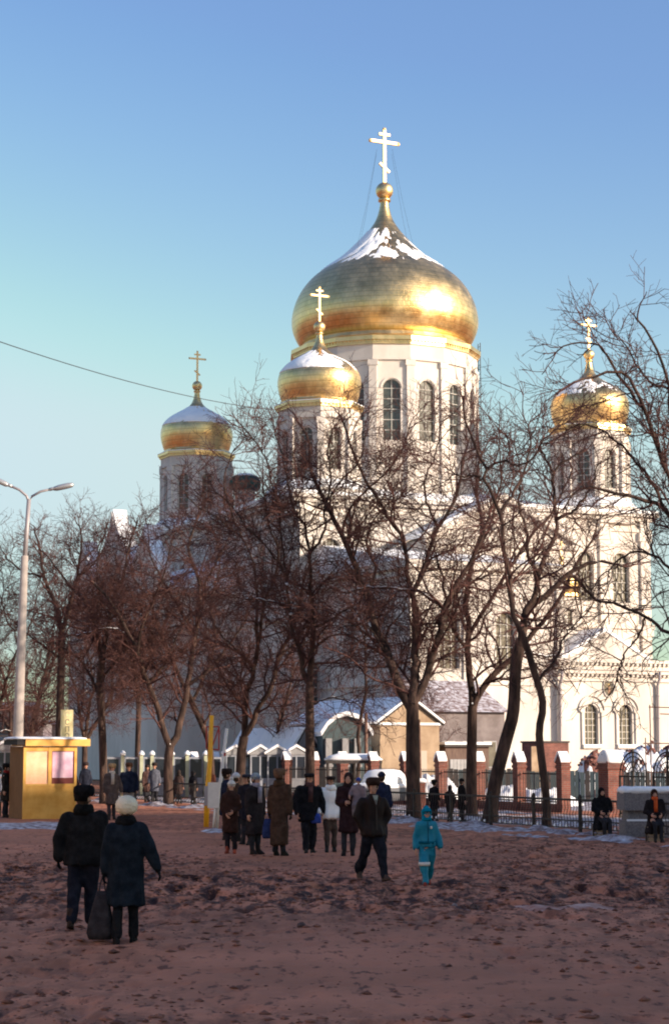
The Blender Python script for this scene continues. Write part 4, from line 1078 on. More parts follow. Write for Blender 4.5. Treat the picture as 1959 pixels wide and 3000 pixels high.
# board fence closing the yard on the right
bf = gx(1480, 86)
bfn = thing('board_fence', 'dark green upright board fence behind the brick pillars', 'fence', bf, R(-8))
for k in range(46): MB().box(k * .22, k * .22 + .205, -.02 + .012 * (k % 3), .012 + .012 * (k % 3), -.1, 1.34 + .03 * ((k * 5) % 3)).build('board', M['teal'] if k % 4 else M['board'], bfn)
MB().box(0, 10.1, .05, .10, .9, 1.0).build('rail', M['board'], bfn)
bf2 = gx(1300, 88)
bfn2 = thing('board_fence', 'dark upright board fence behind the snow capped pillars near the ochre house', 'fence', bf2, R(-3))
for k in range(15): MB().box(k * .22, k * .22 + .205, -.02 + .012 * (k % 3), .012 + .012 * (k % 3), -.1, 1.42 + .03 * ((k * 5) % 3)).build('board', M['board'] if k % 3 else M['teal'], bfn2)
MB().box(0, 3.3, .05, .10, .9, 1.0).build('rail', M['board'], bfn2)
# service building between house and doorway, its shade put into the grey colour
an = gx(1262, 113)
M['shade_grey'] = mat('shade_grey_wall', (.15, .125, .125), .9, c2=(.22, .19, .19), scale=1.5, detail=6)
ann = thing('service_building', 'service building with shade in its grey brown colour and a long low snowy roof', 'building', an, PHI)
MB().box(0, 5.0, 0, 8, -.1, 4.6).build('wall', M['shade_grey'], ann)
MB().add([(-.2, -.35, 4.6), (5.2, -.35, 4.6), (5.2, 4, 6.6), (-.2, 4, 6.6), (-.2, 8.3, 4.6), (5.2, 8.3, 4.6)], [(0, 1, 2, 3), (3, 2, 5, 4), (0, 3, 4), (1, 5, 2), (0, 4, 5, 1)]).build('roof_snow', M['dirty_snow'], ann)
for x in (.7, 2.1, 3.5):
    o = MB().box(x, x + .9, -.05, -.003, 1.3, 2.9).build('window', M['palegrey'], ann); MB().box(x + .07, x + .83, -.08, -.051, 1.38, 2.82).build('pane', M['glass'], o)
# brick outbuilding before the porch
br = gx(1588, 108)
bo = thing('brick_outhouse', 'unplastered red brick outhouse wall before the doorway', 'outhouse', br, PHI)
MB().box(0, 1.75, 0, 2.2, -.1, 2.75).build('wall', M['brick'], bo); MB().box(-.05, 1.8, -.06, 2.3, 2.752, 2.85).build('roof_slab', M['board'], bo)
MB().box(-.62, .0, .1, .2, -.1, 2.55).build('plank_door', M['ochre'], bo)
# heap of brick rubble under snow
def heap(name, label, px, Y, rx, ry, h, seed, m, snowm, n_b=40, thr=.5):
    o = gx(px, Y); rng = random.Random(seed)
    t = thing(name, label, 'heap', o)
    X, Yg = np.meshgrid(np.linspace(-rx, rx, 56), np.linspace(-ry, ry, 40))
    d = np.sqrt((X / rx) ** 2 + (Yg / ry) ** 2); prof = np.clip(1 - d ** 2.2, -.2, 1)
    n1 = fbm(X * 2.6 + seed, Yg * 2.6, seed, 4)
    Z = h * prof * (.55 + .75 * n1)
    link(np_mesh('rubble', np.stack([X, Yg, np.maximum(Z, -.15)], -1).reshape(-1, 3), grid_quads(40, 56), m), 'rubble', t)
    n2 = fbm(X * 4.2 + 50, Yg * 4.2, seed + 3, 3)
    Zs = np.maximum(Z + .30 * (n2 - thr) , -.2)
    link(np_mesh('snow_cover', np.stack([X, Yg, Zs], -1).reshape(-1, 3), grid_quads(40, 56), snowm), 'snow_cover', t)
    for k in range(n_b):
        a, q = rng.uniform(0, 6.28), rng.random() ** .5 * .85
        x, y = rx * q * math.cos(a), ry * q * math.sin(a)
        i = int((y + ry) / (2 * ry) * 39); j = int((x + rx) / (2 * rx) * 55)
        M4 = Matrix.Translation((x, y, Z[i, j] + .05)) @ Matrix.Rotation(rng.uniform(0, 3), 4, 'Z') @ Matrix.Rotation(rng.uniform(-.7, .7), 4, 'X') @ Matrix.Rotation(rng.uniform(-.7, .7), 4, 'Y')
        MB().box(-.125, .125, -.06, .06, -.04, .04, M4).build('loose_brick', M['brick'], t)
    return t
M['rubble'] = mat('brick_rubble', (.10, .045, .04), .95, c2=(.22, .10, .085), scale=7, bump=.8)
heap('rubble_heap', 'heap of broken red brick under snow behind the gate', 1905, 92, 3.6, 2.2, 2.5, 3, M['rubble'], M['snow'], 90, .40)
heap('rubble_heap', 'steep pile of dark bricks with snow beside the gate pillar', 1728, 90, .95, .9, 2.5, 8, M['rubble'], M['snow'], 60, .56)
heap('snow_heap', 'rounded heap of clean snow between two brick pillars', 1480, 82, 1.6, 1.0, .75, 12, M['dirty_snow'], M['snow'], 0, .2)
heap('snow_heap', 'low shovelled snow heap at the foot of the ochre house', 1268, 86, 1.6, 1.2, 1.15, 14, M['dirty_snow'], M['snow'], 0, .2)
heap('snow_heap', 'long low snow heap near the board fence', 1600, 80, 1.5, .9, .62, 17, M['dirty_snow'], M['snow'], 0, .2)
# pipe scaffold over the rubble
sf = gx(1893, 84)
sca = thing('pipe_scaffold', 'rusty pipe scaffold standing over the brick heap', 'scaffold', sf)
M['rust'] = mat('rusty_pipe', (.13, .07, .055), .8, c2=(.20, .12, .09), scale=8)
for a, b in (((0, 0, -.1), (0, 0, 2.85)), ((2.2, 0, -.1), (2.2, 0, 2.9)), ((-.1, 0, 2.6), (2.4, 0, 2.6)), ((0, 0, 1.35), (2.4, 0, 1.35)), ((.3, .8, 4.2), (2.3, .8, 4.15)), ((2.2, .8, -.1), (2.2, .8, 4.4)), ((0.35, .8, -.1), (0.35, .8, 4.3)), ((2.2, -.05, 2.6), (2.2, .85, 2.6)), ((.8, .8, 3.9), (2.3, .8, 3.85))):
    MB().tube([a, b], .028, 6).build('pipe', M['rust'], sca)
# rust brown pipe stack and thin post by the house
pp = gx(1072, 93)
tag(MB().tube([(0, 0, -.1), (0, 0, 4.1)], .085, 8).build('flue_pipe', M['rust'], None, True, pp), 'rust brown flue pipe rising before the teal pavilion', 'pipe')
tp = gx(1233, 70)
tpt = thing('marker_post', 'thin brown pole on a short brick stub topped with snow', 'post', tp)
MB().tube([(0, 0, 0), (-.05, 0, 3.4)], [.05, .035], 8).build('pole', M['rust'], tpt); MB().box(-.16, .16, -.16, .16, -.2, 1.15).build('stub', M['brick'], tpt); MB().loft([(1.13, .2, .2, 0, 0), (1.22, .19, .19, 0, 0), (1.28, .1, .1, 0, 0)], 14, sq=.6).build('snow_cap', M['snow'], tpt, True)

# ------------------------------------------------------------------ glazed booths along the churchyard, left
M['bluewhite'] = mat('blue_white_paint', (.26, .28, .33), .65, c2=(.35, .37, .41), scale=3)
M['palegreen'] = mat('pale_green_panel', (.42, .44, .30), .65, c2=(.50, .52, .38), scale=2)
M['darkglass'] = mat('dark_pane', (.025, .032, .045), .15, spec=.6)
def booth(px, Y, w, h, gable, label, grp):
    t = thing('booth', label, 'booth', gx(px, Y), PHI * .35, grp)
    fr = MB()
    for x in (-w / 2, w / 2 - .07): fr.box(x, x + .07, -.0, .07, -.05, h)
    for z in (.0, .85, h - .1): fr.box(-w / 2 + .07, w / 2 - .07, .003, .065, z, z + .1)
    if w > .8: fr.box(-.035, .035, .005, .06, .95, h - .1)
    fr.build('frame', M['bluewhite'], t)
    MB().box(-w / 2 + .06, w / 2 - .06, .03, .045, .95, h - .1).build('pane', M['darkglass'], t)
    MB().box(-w / 2 + .06, w / 2 - .06, .02, .05, .05, .86).build('lower_panel', M['bluewhite'], t)
    MB().box(-w / 2, w / 2, .07, .9, -.05, h).build('cabin', M['palegrey'], t)
    if gable:
        MB().prism([(-w / 2 - .1, h), (w / 2 + .1, h), (0, h + .36)], -.05, .95).build('gable_roof', M['palegrey'], t)
        s_ = MB()
        for sx in (-1, 1): s_.prism([(sx * (w / 2 + .14), h + .02), (0, h + .38), (0, h + .52), (sx * (w / 2 + .16), h + .13)][::sx], -.1, 1.0)
        s_.build('roof_snow', M['snow'], t)
    else:
        MB().box(-w / 2 - .17, -w / 2, -.02, .5, -.05, h + .12).build('side_box', M['palegreen'], t)
        MB().loft([(h + .10, .15, .3, -w / 2 - .08, .2), (h + .22, .13, .26, -w / 2 - .08, .2), (h + .33, .03, .2, -w / 2 - .08, .2)], 14, sq=.4).build('snow_cap', M['snow'], t, True)
for px in (330, 385, 440, 471, 529, 574, 628): booth(px, 97, .72, 1.98, False, 'narrow glazed booth with pale green side box and snow knob', 'glazed booths along the churchyard')
for px in (690, 762, 812, 868): booth(px, 95, .98, 2.1, True, 'glazed booth with small snowy gable roof', 'gable roofed booths along the churchyard')
booth(12, 90, 1.1, 2.3, True, 'bluish glazed booth standing alone beyond the yellow kiosk', None)
# far houses beyond the trees on the left
def far_house(px0, px1, Y, h, m, label, floors, cols, rz):
    a, b = gx(px0, Y), gx(px1, Y); w = (b - a).length
    t = thing('town_house', label, 'building', a, rz)
    MB().box(0, w, 0, 9, -.2, h).build('wall', m, t); MB().box(-.3, w + .3, -.3, 9.3, h, h + .35).build('roof_snow', M['snow'], t); MB().box(-.1, w + .1, -.12, 0, h * .52, h * .52 + .3).build('string_course', M['palegrey'], t)
    for f_ in range(floors):
        for k in range(cols):
            x = w * (k + .5) / cols; z = .9 + f_ * (h - .6) / floors
            o = MB().box(x - .5, x + .5, -.06, -.005, z, z + 1.7).build('window', M['palegrey'], t); MB().box(x - .42, x + .42, -.09, -.061, z + .08, z + 1.62).build('pane', M['glass'], o)
far_house(-120, 90, 175, 6.4, mat('pink_wash', (.55, .36, .26), .9), 'low pink washed town house glimpsed behind the bare trees', 2, 7, R(2))
far_house(150, 330, 190, 5.0, mat('buff_wash', (.42, .30, .24), .9), 'buff town house with pale band beyond the kiosk', 1, 6, R(3))
# ------------------------------------------------------------------ bare trees
def resample(P, n):
    """Catmull-Rom through the points, then n evenly spaced points"""
    P = np.array(P, float)
    if len(P) == 2: P = np.array([P[0], (P[0] + P[1]) / 2, P[1]])
    Q = np.vstack([2 * P[0] - P[1], P, 2 * P[-1] - P[-2]]); out = []
    for i in range(1, len(Q) - 2):
        for t in np.linspace(0, 1, 9)[:-1]:
            a, b, c, d = Q[i - 1], Q[i], Q[i + 1], Q[i + 2]
            out.append(.5 * (2 * b + (c - a) * t + (2 * a - 5 * b + 4 * c - d) * t ** 2 + (3 * b - a - 3 * c + d) * t ** 3))
    out.append(Q[-2]); out = np.array(out)
    s = np.r_[0, np.cumsum(np.linalg.norm(np.diff(out, axis=0), axis=1))]
    u = np.linspace(0, s[-1], n)
    return np.stack([np.interp(u, s, out[:, k]) for k in range(3)], -1)
def norm(a): return a / np.maximum(np.linalg.norm(a, axis=-1, keepdims=True), 1e-9)
def spawn(rng, P, Rr, per_m, t0, L, ang, up, npts, wig, rs, rmin, rmax=1.0, fall=.45, keepr=.35, fixed=0):
    """side shoots along every parent; per_m shoots for each metre of parent (or a fixed number for each)"""
    N, K, _ = P.shape
    plen = np.linalg.norm(np.diff(P, axis=1), axis=-1).sum(1)
    if fixed: par = np.repeat(np.arange(N), fixed)
    else:
        cnt = plen * (1 - t0) * per_m; cnt = np.floor(cnt + rng.random(N)).astype(int); par = np.repeat(np.arange(N), cnt)
    t = np.minimum(t0 + (1 - t0) * rng.random(len(par)), .999); f = t * (K - 1); i = f.astype(int); fr = (f - i)[:, None]
    pos = P[par, i] * (1 - fr) + P[par, i + 1] * fr
    tan = norm(P[par, i + 1] - P[par, i]); rad = Rr[par, i] * (1 - fr[:, 0]) + Rr[par, i + 1] * fr[:, 0]
    rv = rng.normal(size=pos.shape); perp = norm(rv - (rv * tan).sum(-1, keepdims=True) * tan)
    a = np.radians(ang) * (1 + .3 * rng.normal(size=t.shape))[:, None]
    d = tan * np.cos(a) + perp * np.sin(a); d[:, 2] += up; d = norm(d)
    ln = L * (1 - fall * t) * (.5 + rng.random(t.shape))
    ln = np.minimum(ln, plen[par] * 1.1)
    out = [pos]; step = (ln / (npts - 1))[:, None]
    for k in range(npts - 1):
        d = norm(d + wig * rng.normal(size=d.shape) + np.array([0, 0, up * .25]))
        out.append(out[-1] + d * step)
    C = np.stack(out, 1)
    r0 = np.clip(rad * rs, rmin, rmax); q = np.linspace(0, 1, npts)[None, :]
    CR = r0[:, None] * (1 - q) + np.maximum(r0[:, None] * keepr, rmin * .8) * q
    return C, CR
def tubes(P, Rr, n):
    N, K, _ = P.shape
    T = np.empty_like(P); T[:, 1:-1] = P[:, 2:] - P[:, :-2]; T[:, 0] = P[:, 1] - P[:, 0]; T[:, -1] = P[:, -1] - P[:, -2]
    T = norm(T)
    ref = np.where(np.abs(T[:, :1, 2:3]) < .85, np.array([0, 0, 1.0]), np.array([1.0, 0, 0])); ref = np.broadcast_to(ref, T.shape)
    U = norm(np.cross(T, ref)); W = np.cross(T, U)
    g = 2 * np.pi * np.arange(n) / n
    V = P[:, :, None] + (U[:, :, None] * np.cos(g)[None, None, :, None] + W[:, :, None] * np.sin(g)[None, None, :, None]) * Rr[:, :, None, None]
    idx = np.arange(N * K * n).reshape(N, K, n)
    Q = np.stack([idx[:, :-1], np.roll(idx[:, :-1], -1, 2), np.roll(idx[:, 1:], -1, 2), idx[:, 1:]], -1)
    return V.reshape(-1, 3), Q.reshape(-1, 4)
def merge(lst):
    Vs, Qs, o = [], [], 0
    for V, Q in lst: Vs.append(V); Qs.append(Q + o); o += len(V)
    return np.vstack(Vs), np.vstack(Qs)
def tree(label, Y, base_px, trunk, limbs, r_trunk, seed, dens=1.0, tl=1.0, snow=(), grp='bare trees along the churchyard', spread=.45, snow_limbs=()):
    """trunk: picture points above the ground; limbs: (parent, r0, r1, points); parent -1 is the trunk"""
    rng = np.random.default_rng(seed)
    b = gx(base_px * DK, Y)
    root = thing('bare_tree', label, 'tree', b, 0, grp)
    ctr = [np.array([b.x, b.y, -.25])] + [np.array(dat(px, py, Y)) for px, py in trunk]
    paths = [resample(ctr, 20)]; rads = [np.linspace(r_trunk * 1.12, r_trunk * .92, 20)]
    rads[0][:4] *= np.array([1.45, 1.22, 1.08, 1.0])
    for par, r0, r1, pts in limbs:
        pp = paths[par + 1]
        def dd(p):   # nearest point of the parent in the picture
            q = pp - np.array([0, 0, CAM_H]); dep = q[:, 1] * _c + q[:, 2] * _s
            x = (979.5 + F_PX * q[:, 0] / dep) / DK; y = (1500 - F_PX * (-q[:, 1] * _s + q[:, 2] * _c) / dep) / DK
            return np.hypot(x - p[0], y - p[1]).argmin()
        j = dd(pts[0]); st = pp[j]
        ln = math.hypot(pts[-1][0] - pts[0][0], pts[-1][1] - pts[0][1]) * Y / 4434
        dY = rng.uniform(-1, 1) * spread * ln
        ctr = [st] + [np.array(dat(px, py, st[1] + dY * ((k + 1) / (len(pts) - 1)) ** 1.1)) for k, (px, py) in enumerate(pts[1:])]
        q = resample(ctr, 20)
        jit = rng.normal(size=(20, 3)) * .022; jit[0] = 0
        paths.append(q + jit); rads.append(np.linspace(min(r0, rads[par + 1][j]), r1, 20))
    off = np.array([b.x, b.y, 0])
    P0_ = np.array(paths) - off; R0_ = np.array(rads)
    V, Q = tubes(P0_, R0_, 9)
    link(np_mesh('trunk', V, Q, M['bark']), 'trunk', root)
    PL, RL_ = P0_[1:], R0_[1:]
    geo = []
    A, RA = spawn(rng, PL, RL_, 2.0 * dens, .06, 2.7 * tl, 52, .05, 9, .17, .5, .016, .05, fall=.72)
    A2, RA2 = spawn(rng, PL, RL_, 0, .96, .9 * tl, 24, .06, 9, .14, .9, .016, .05, fall=.05, fixed=2)   # leaders carrying on from limb ends
    A = np.concatenate([A, A2]); RA = np.concatenate([RA, RA2])
    geo.append(tubes(A, RA, 5))
    B, RB = spawn(rng, A, RA, 3.1 * dens, .08, 1.5 * tl, 46, .04, 7, .15, .55, .0105, .022)
    geo.append(tubes(B, RB, 4))
    Cc, RC = spawn(rng, B, RB, 5.0 * dens, .10, .90 * tl, 46, .02, 5, .16, .6, .0078, .012)
    geo.append(tubes(Cc, RC, 3))
    D_, RD = spawn(rng, Cc, RC, 2.9 * dens, .2, .45 * tl, 46, 0, 3, .16, .8, .0064, .008)
    geo.append(tubes(D_, RD, 3))
    V, Q = merge(geo)
    link(np_mesh('crown', V, Q, M['twig']), 'crown', root)
    for li in snow_limbs:                       # snow lying along the top of a level limb
        q = paths[li + 1][2:-2] - off; rr = rads[li + 1][2:-2]; jz = rng.normal(size=len(q)) * .006
        MB().tube([(a[0], a[1], a[2] + r_ * .75 + z_) for a, r_, z_ in zip(q, rr, jz)], [max(.014, r_ * .62 * (.75 + .5 * rng.random())) for r_ in rr], 6).build('limb_snow', M['snow'], root, True)
    for px, py, r in snow:
        q = np.array(paths).reshape(-1, 3); qq = q - np.array([0, 0, CAM_H]); dep = qq[:, 1] * _c + qq[:, 2] * _s
        x = (979.5 + F_PX * qq[:, 0] / dep) / DK; y = (1500 - F_PX * (-qq[:, 1] * _s + qq[:, 2] * _c) / dep) / DK
        j = np.hypot(x - px, y - py).argmin(); p = q[j] - off
        MB().ell((p[0], p[1] - .06, p[2] + r * .9), (r, r * .8, r * .75), 10, 7).build('snow_lump', M['snow'], root, True)
    return root
TREES = {}
TREES['T4'] = tree('thick bare tree with three main stems before the ochre gabled house', 64, 962, [(958, 1760), (958, 1637)], [
    (-1, .17, .035, [(952, 1645), (918, 1573), (903, 1529), (878, 1468), (849, 1379), (833, 1335), (790, 1235), (744, 1142), (719, 1088), (722, 1035), (690, 977)]),
    (-1, .18, .09, [(958, 1640), (964, 1573), (964, 1445), (959, 1379)]),
    (1, .085, .03, [(959, 1379), (944, 1333), (946, 1292), (931, 1243), (901, 1203), (876, 1156), (837, 1095), (804, 1006), (790, 965)]),
    (1, .09, .03, [(959, 1379), (982, 1333), (995, 1282), (1018, 1228), (1048, 1178), (1071, 1111), (1072, 1086), (1090, 1020)]),
    (-1, .15, .04, [(965, 1640), (980, 1598), (1013, 1496), (1031, 1420), (1054, 1366), (1105, 1284), (1123, 1233), (1140, 1180)]),
    (4, .06, .025, [(1031, 1418), (1000, 1392), (969, 1374), (936, 1371), (852, 1366), (805, 1378)]),
    (0, .05, .02, [(903, 1529), (868, 1470), (830, 1452), (795, 1458)]),
    (0, .06, .022, [(849, 1379), (868, 1345), (873, 1310), (850, 1262), (868, 1210), (905, 1168)]),
    (0, .05, .02, [(790, 1235), (808, 1190), (850, 1140), (905, 1090), (940, 1030), (950, 985)]),
    (3, .05, .02, [(1018, 1228), (995, 1180), (985, 1120), (1010, 1060), (1020, 1000)])], .225, 4, dens=1.12, snow=((944, 1640, .09), (976, 1598, .07)), snow_limbs=(5,))
TREES['T5'] = tree('slender forked bare tree with a bough crossing to the leaning trunk', 66, 1095, [(1095, 1785), (1097, 1640)], [
    (-1, .13, .04, [(1097, 1640), (1089, 1547), (1082, 1496), (1092, 1458), (1079, 1407), (1087, 1356), (1100, 1292), (1119, 1239), (1117, 1200), (1105, 1130), (1118, 1050)]),
    (-1, .13, .035, [(1100, 1650), (1112, 1612), (1151, 1560), (1190, 1532), (1240, 1470), (1300, 1390), (1340, 1310), (1385, 1240)]),
    (0, .08, .03, [(1092, 1478), (1133, 1402), (1176, 1333), (1230, 1250), (1290, 1180), (1330, 1090)]),
    (0, .07, .025, [(1082, 1496), (1055, 1470), (1041, 1420), (1030, 1370), (1020, 1310), (1000, 1250)]),
    (0, .06, .02, [(1100, 1292), (1130, 1240), (1150, 1170), (1165, 1100), (1155, 1030)]),
    (1, .05, .02, [(1190, 1532), (1230, 1520), (1290, 1525), (1350, 1500)])], .18, 5, dens=.98, snow=((1104, 1640, .08),), snow_limbs=(5,))
TREES['T6'] = tree('bare tree with a strongly leaning trunk rooted behind the iron railing', 61, 1134, [(1150, 1820), (1175, 1720), (1192, 1654), (1198, 1547), (1211, 1485)], [
    (-1, .14, .035, [(1211, 1485), (1219, 1424), (1239, 1401), (1280, 1373), (1311, 1339), (1336, 1324), (1374, 1309), (1413, 1306), (1451, 1319)]),
    (0, .10, .03, [(1225, 1415), (1242, 1383), (1252, 1332), (1270, 1288), (1290, 1245), (1294, 1217), (1286, 1135), (1289, 1094), (1318, 1067), (1357, 1048)]),
    (1, .05, .02, [(1289, 1094), (1267, 1067), (1256, 1031), (1294, 996), (1330, 975)]),
    (0, .07, .025, [(1311, 1339), (1340, 1347), (1382, 1393), (1420, 1400), (1470, 1420)]),
    (1, .06, .02, [(1252, 1332), (1225, 1290), (1222, 1230), (1205, 1170), (1210, 1100), (1195, 1030)]),
    (1, .06, .02, [(1294, 1217), (1340, 1180), (1372, 1130), (1390, 1080)])], .20, 6, dens=.84, snow=((1208, 1480, .07),))
TREES['T7'] = tree('thin crooked bare tree growing at the iron railing', 58, 1270, [(1268, 1850), (1252, 1708), (1261, 1636), (1240, 1560), (1222, 1500), (1206, 1460)], [
    (-1, .085, .03, [(1206, 1460), (1193, 1434), (1183, 1373), (1186, 1332), (1173, 1288), (1168, 1230), (1165, 1201), (1137, 1137), (1119, 1117), (1132, 1094), (1104, 1040), (1079, 974), (1073, 920)]),
    (0, .05, .02, [(1165, 1201), (1190, 1150), (1215, 1100), (1232, 1040), (1225, 985)]),
    (0, .045, .018, [(1119, 1117), (1095, 1105), (1070, 1108), (1040, 1090)]),
    (0, .045, .02, [(1132, 1094), (1165, 1072), (1200, 1080), (1240, 1062), (1262, 1020)]),
    (-1, .05, .02, [(1250, 1590), (1285, 1540), (1310, 1480), (1345, 1440)])], .115, 7, dens=.9, snow=((1266, 1848, .06),))
TREES['T8'] = tree('broad bare tree leaning into the square beside the church porch', 53, 1640, [(1630, 1700), (1615, 1450), (1600, 1300)], [
    (-1, 0.088, 0.022, [(1604, 1350), (1554, 1195), (1510, 1165), (1472, 1157), (1390, 1135), (1349, 1135), (1305, 1190)]),
    (-1, 0.088, 0.029, [(1600, 1300), (1575, 1200), (1551, 1108), (1534, 1061), (1513, 993), (1480, 911), (1461, 876), (1431, 862), (1376, 876), (1330, 893)]),
    (1, 0.048, 0.018, [(1502, 971), (1460, 905), (1431, 862), (1410, 830), (1398, 807), (1370, 795), (1321, 802), (1288, 822)]),
    (0, 0.048, 0.018, [(1540, 1180), (1512, 1120), (1485, 1080), (1439, 1031), (1403, 1001), (1362, 985), (1310, 1000)]),
    (-1, 0.082, 0.029, [(1600, 1300), (1590, 1150), (1560, 1010), (1554, 916), (1530, 830), (1500, 770), (1480, 740)]),
    (-1, 0.061, 0.022, [(1608, 1480), (1554, 1470), (1502, 1436), (1438, 1408), (1382, 1393), (1349, 1350)]),
    (-1, 0.054, 0.022, [(1606, 1400), (1545, 1310), (1500, 1285), (1450, 1290), (1410, 1330)]),
    (4, 0.041, 0.014, [(1554, 916), (1500, 880), (1450, 800), (1420, 770)]),
    (5, 0.034, 0.014, [(1502, 1436), (1480, 1480), (1450, 1520), (1430, 1580)])], .24, 8, dens=1.08, tl=.8)
TREES['T3'] = tree('straight bare tree forking high with two near upright stems', 68, 720, [(720, 1720), (719, 1592)], [
    (-1, .13, .05, [(719, 1592), (727, 1471), (721, 1369), (720, 1284)]),
    (0, .06, .025, [(720, 1284), (706, 1215), (685, 1195), (672, 1130), (655, 1060), (640, 1000)]),
    (0, .06, .025, [(720, 1284), (746, 1251), (757, 1215), (752, 1190), (770, 1120), (760, 1050), (775, 990)]),
    (-1, .11, .04, [(717, 1592), (708, 1570), (695, 1509), (680, 1466), (672, 1415), (667, 1348)]),
    (3, .05, .02, [(667, 1348), (650, 1312), (609, 1261), (565, 1218), (535, 1170), (500, 1140)]),
    (3, .06, .02, [(667, 1348), (655, 1254), (650, 1208), (645, 1176), (630, 1114), (619, 1068), (590, 1025), (560, 985)]),
    (3, .045, .02, [(673, 1420), (642, 1402), (604, 1394), (558, 1392)]),
    (0, .045, .018, [(729, 1466), (770, 1440), (808, 1415), (840, 1420)]),
    (0, .045, .018, [(727, 1510), (765, 1480), (800, 1475), (850, 1500)]),
    (-1, .035, .015, [(722, 1640), (770, 1621), (833, 1639), (860, 1660)]),
    (2, .05, .02, [(752, 1190), (790, 1120), (835, 1070), (850, 1010)])], .165, 3, dens=1.1, snow=((667, 1360, .06), (673, 1425, .06)), snow_limbs=(6, 9))
TREES['T2'] = tree('bare tree splitting low into two long stems behind the waiting group', 73, 556, [(560, 1764), (567, 1712)], [
    (-1, .14, .045, [(566, 1720), (573, 1611), (588, 1568), (598, 1504), (596, 1445), (597, 1369)]),
    (-1, .12, .035, [(570, 1712), (586, 1683), (601, 1642), (632, 1593), (647, 1529), (665, 1491), (690, 1440), (700, 1380), (720, 1310)]),
    (0, .06, .02, [(597, 1369), (588, 1305), (560, 1241), (535, 1180), (520, 1110), (545, 1040)]),
    (0, .07, .025, [(598, 1504), (604, 1476), (616, 1394), (639, 1340), (645, 1280), (620, 1200), (610, 1110)]),
    (0, .05, .02, [(590, 1560), (560, 1520), (520, 1480), (490, 1440)]),
    (1, .05, .02, [(647, 1529), (680, 1500), (730, 1490), (770, 1450)]),
    (2, .045, .02, [(560, 1241), (500, 1200), (450, 1170), (420, 1130)])], .19, 2, dens=1.1, snow=((568, 1705, .08), (601, 1635, .05)))
TREES['T1'] = tree('spreading bare tree with a wide low fork near the yellow pole', 82, 392, [(391, 1780), (395, 1735)], [
    (-1, .15, .05, [(394, 1735), (379, 1697), (368, 1647), (343, 1585), (322, 1524), (303, 1478), (280, 1435), (250, 1390), (215, 1350)]),
    (-1, .16, .04, [(396, 1735), (410, 1720), (429, 1636), (438, 1583), (453, 1484), (466, 1377), (441, 1285), (441, 1255), (465, 1190)]),
    (1, .09, .03, [(438, 1600), (472, 1568), (520, 1515), (556, 1465), (590, 1410)]),
    (1, .07, .025, [(453, 1484), (420, 1420), (380, 1350), (350, 1290), (345, 1240)]),
    (0, .07, .025, [(322, 1524), (330, 1460), (360, 1390), (385, 1320), (400, 1250)]),
    (0, .06, .02, [(303, 1478), (260, 1460), (210, 1470), (160, 1480)]),
    (1, .06, .02, [(466, 1377), (500, 1310), (530, 1250), (540, 1190)]),
    (0, .06, .02, [(343, 1585), (385, 1540), (410, 1480), (440, 1430)])], .20, 1, dens=1.18, snow=((398, 1722, .10), (436, 1612, .06)), snow_limbs=(5,))
TREES['T1b'] = tree('leaning bare tree behind the yellow pole', 86, 494, [(488, 1740), (472, 1690), (447, 1635), (425, 1590)], [
    (-1, .09, .03, [(425, 1590), (400, 1530), (370, 1470), (350, 1400), (310, 1340), (300, 1270)]),
    (-1, .08, .03, [(447, 1635), (480, 1560), (500, 1480), (490, 1400), (510, 1320), (500, 1240)]),
    (-1, .05, .02, [(472, 1690), (488, 1650), (470, 1590), (480, 1540)])], .14, 21, dens=1.15)
TREES['T0a'] = tree('dark bare tree with snow knots behind the red hatted person', 84, 243, [(238, 1700), (233, 1607), (238, 1530)], [
    (-1, .12, .03, [(238, 1540), (222, 1454), (200, 1400), (178, 1377), (140, 1330), (110, 1290)]),
    (-1, .12, .03, [(238, 1530), (250, 1460), (262, 1400), (290, 1330), (300, 1270), (320, 1210)]),
    (-1, .07, .02, [(236, 1590), (262, 1545), (300, 1500), (340, 1470)]),
    (-1, .07, .02, [(234, 1620), (205, 1560), (170, 1520), (120, 1490)]),
    (0, .06, .02, [(222, 1454), (230, 1380), (225, 1310), (240, 1250)])], .17, 31, dens=1.15, snow=((236, 1725, .08), (234, 1690, .07)))
TREES['T0b'] = tree('dark bare tree behind the lettered kiosk board', 90, 138, [(139, 1690), (143, 1547), (144, 1469)], [
    (-1, .13, .03, [(144, 1475), (132, 1408), (104, 1347), (92, 1270), (80, 1230)]),
    (-1, .12, .03, [(144, 1469), (165, 1400), (180, 1340), (190, 1270), (185, 1220)]),
    (-1, .07, .02, [(143, 1540), (100, 1500), (60, 1470), (20, 1430)]),
    (0, .06, .02, [(104, 1347), (60, 1330), (20, 1300), (-10, 1250)]),
    (1, .06, .02, [(180, 1340), (220, 1310), (250, 1260)])], .19, 41, dens=1.12)
# further trees share the meshes of the near ones, turned and set back
def again(src, px, Y, sc, rz, label):
    s = TREES[src]; o = s.copy(); COL.objects.link(o); o.location = gx(px * DK, Y); o.scale = (sc, sc, sc); o.rotation_euler = (0, 0, rz); o['label'] = label
    for ch_ in s.children:
        if ch_.name.startswith('snow'): continue
        c_ = ch_.copy(); COL.objects.link(c_); c_.parent = o
again('T2', 70, 100, .92, 2.0, 'bare tree beyond the lamp, behind the kiosk roof')
again('T3', -15, 94, .80, 1.0, 'bare tree beside the lone bluish booth')
again('T5', 25, 112, .85, 2.6, 'distant bare tree before the pink washed house')
again('T4', 195, 122, .80, 4.0, 'distant bare tree before the buff town house')
again('T0a', 318, 116, .95, 1.9, 'bare tree between the kiosk and the forked tree, near the booths')
again('T5', 640, 100, .70, 5.1, 'small bare tree beside the gable roofed booths')
again('T7', 830, 92, .8, 2.2, 'thin bare tree beside the teal pavilion')
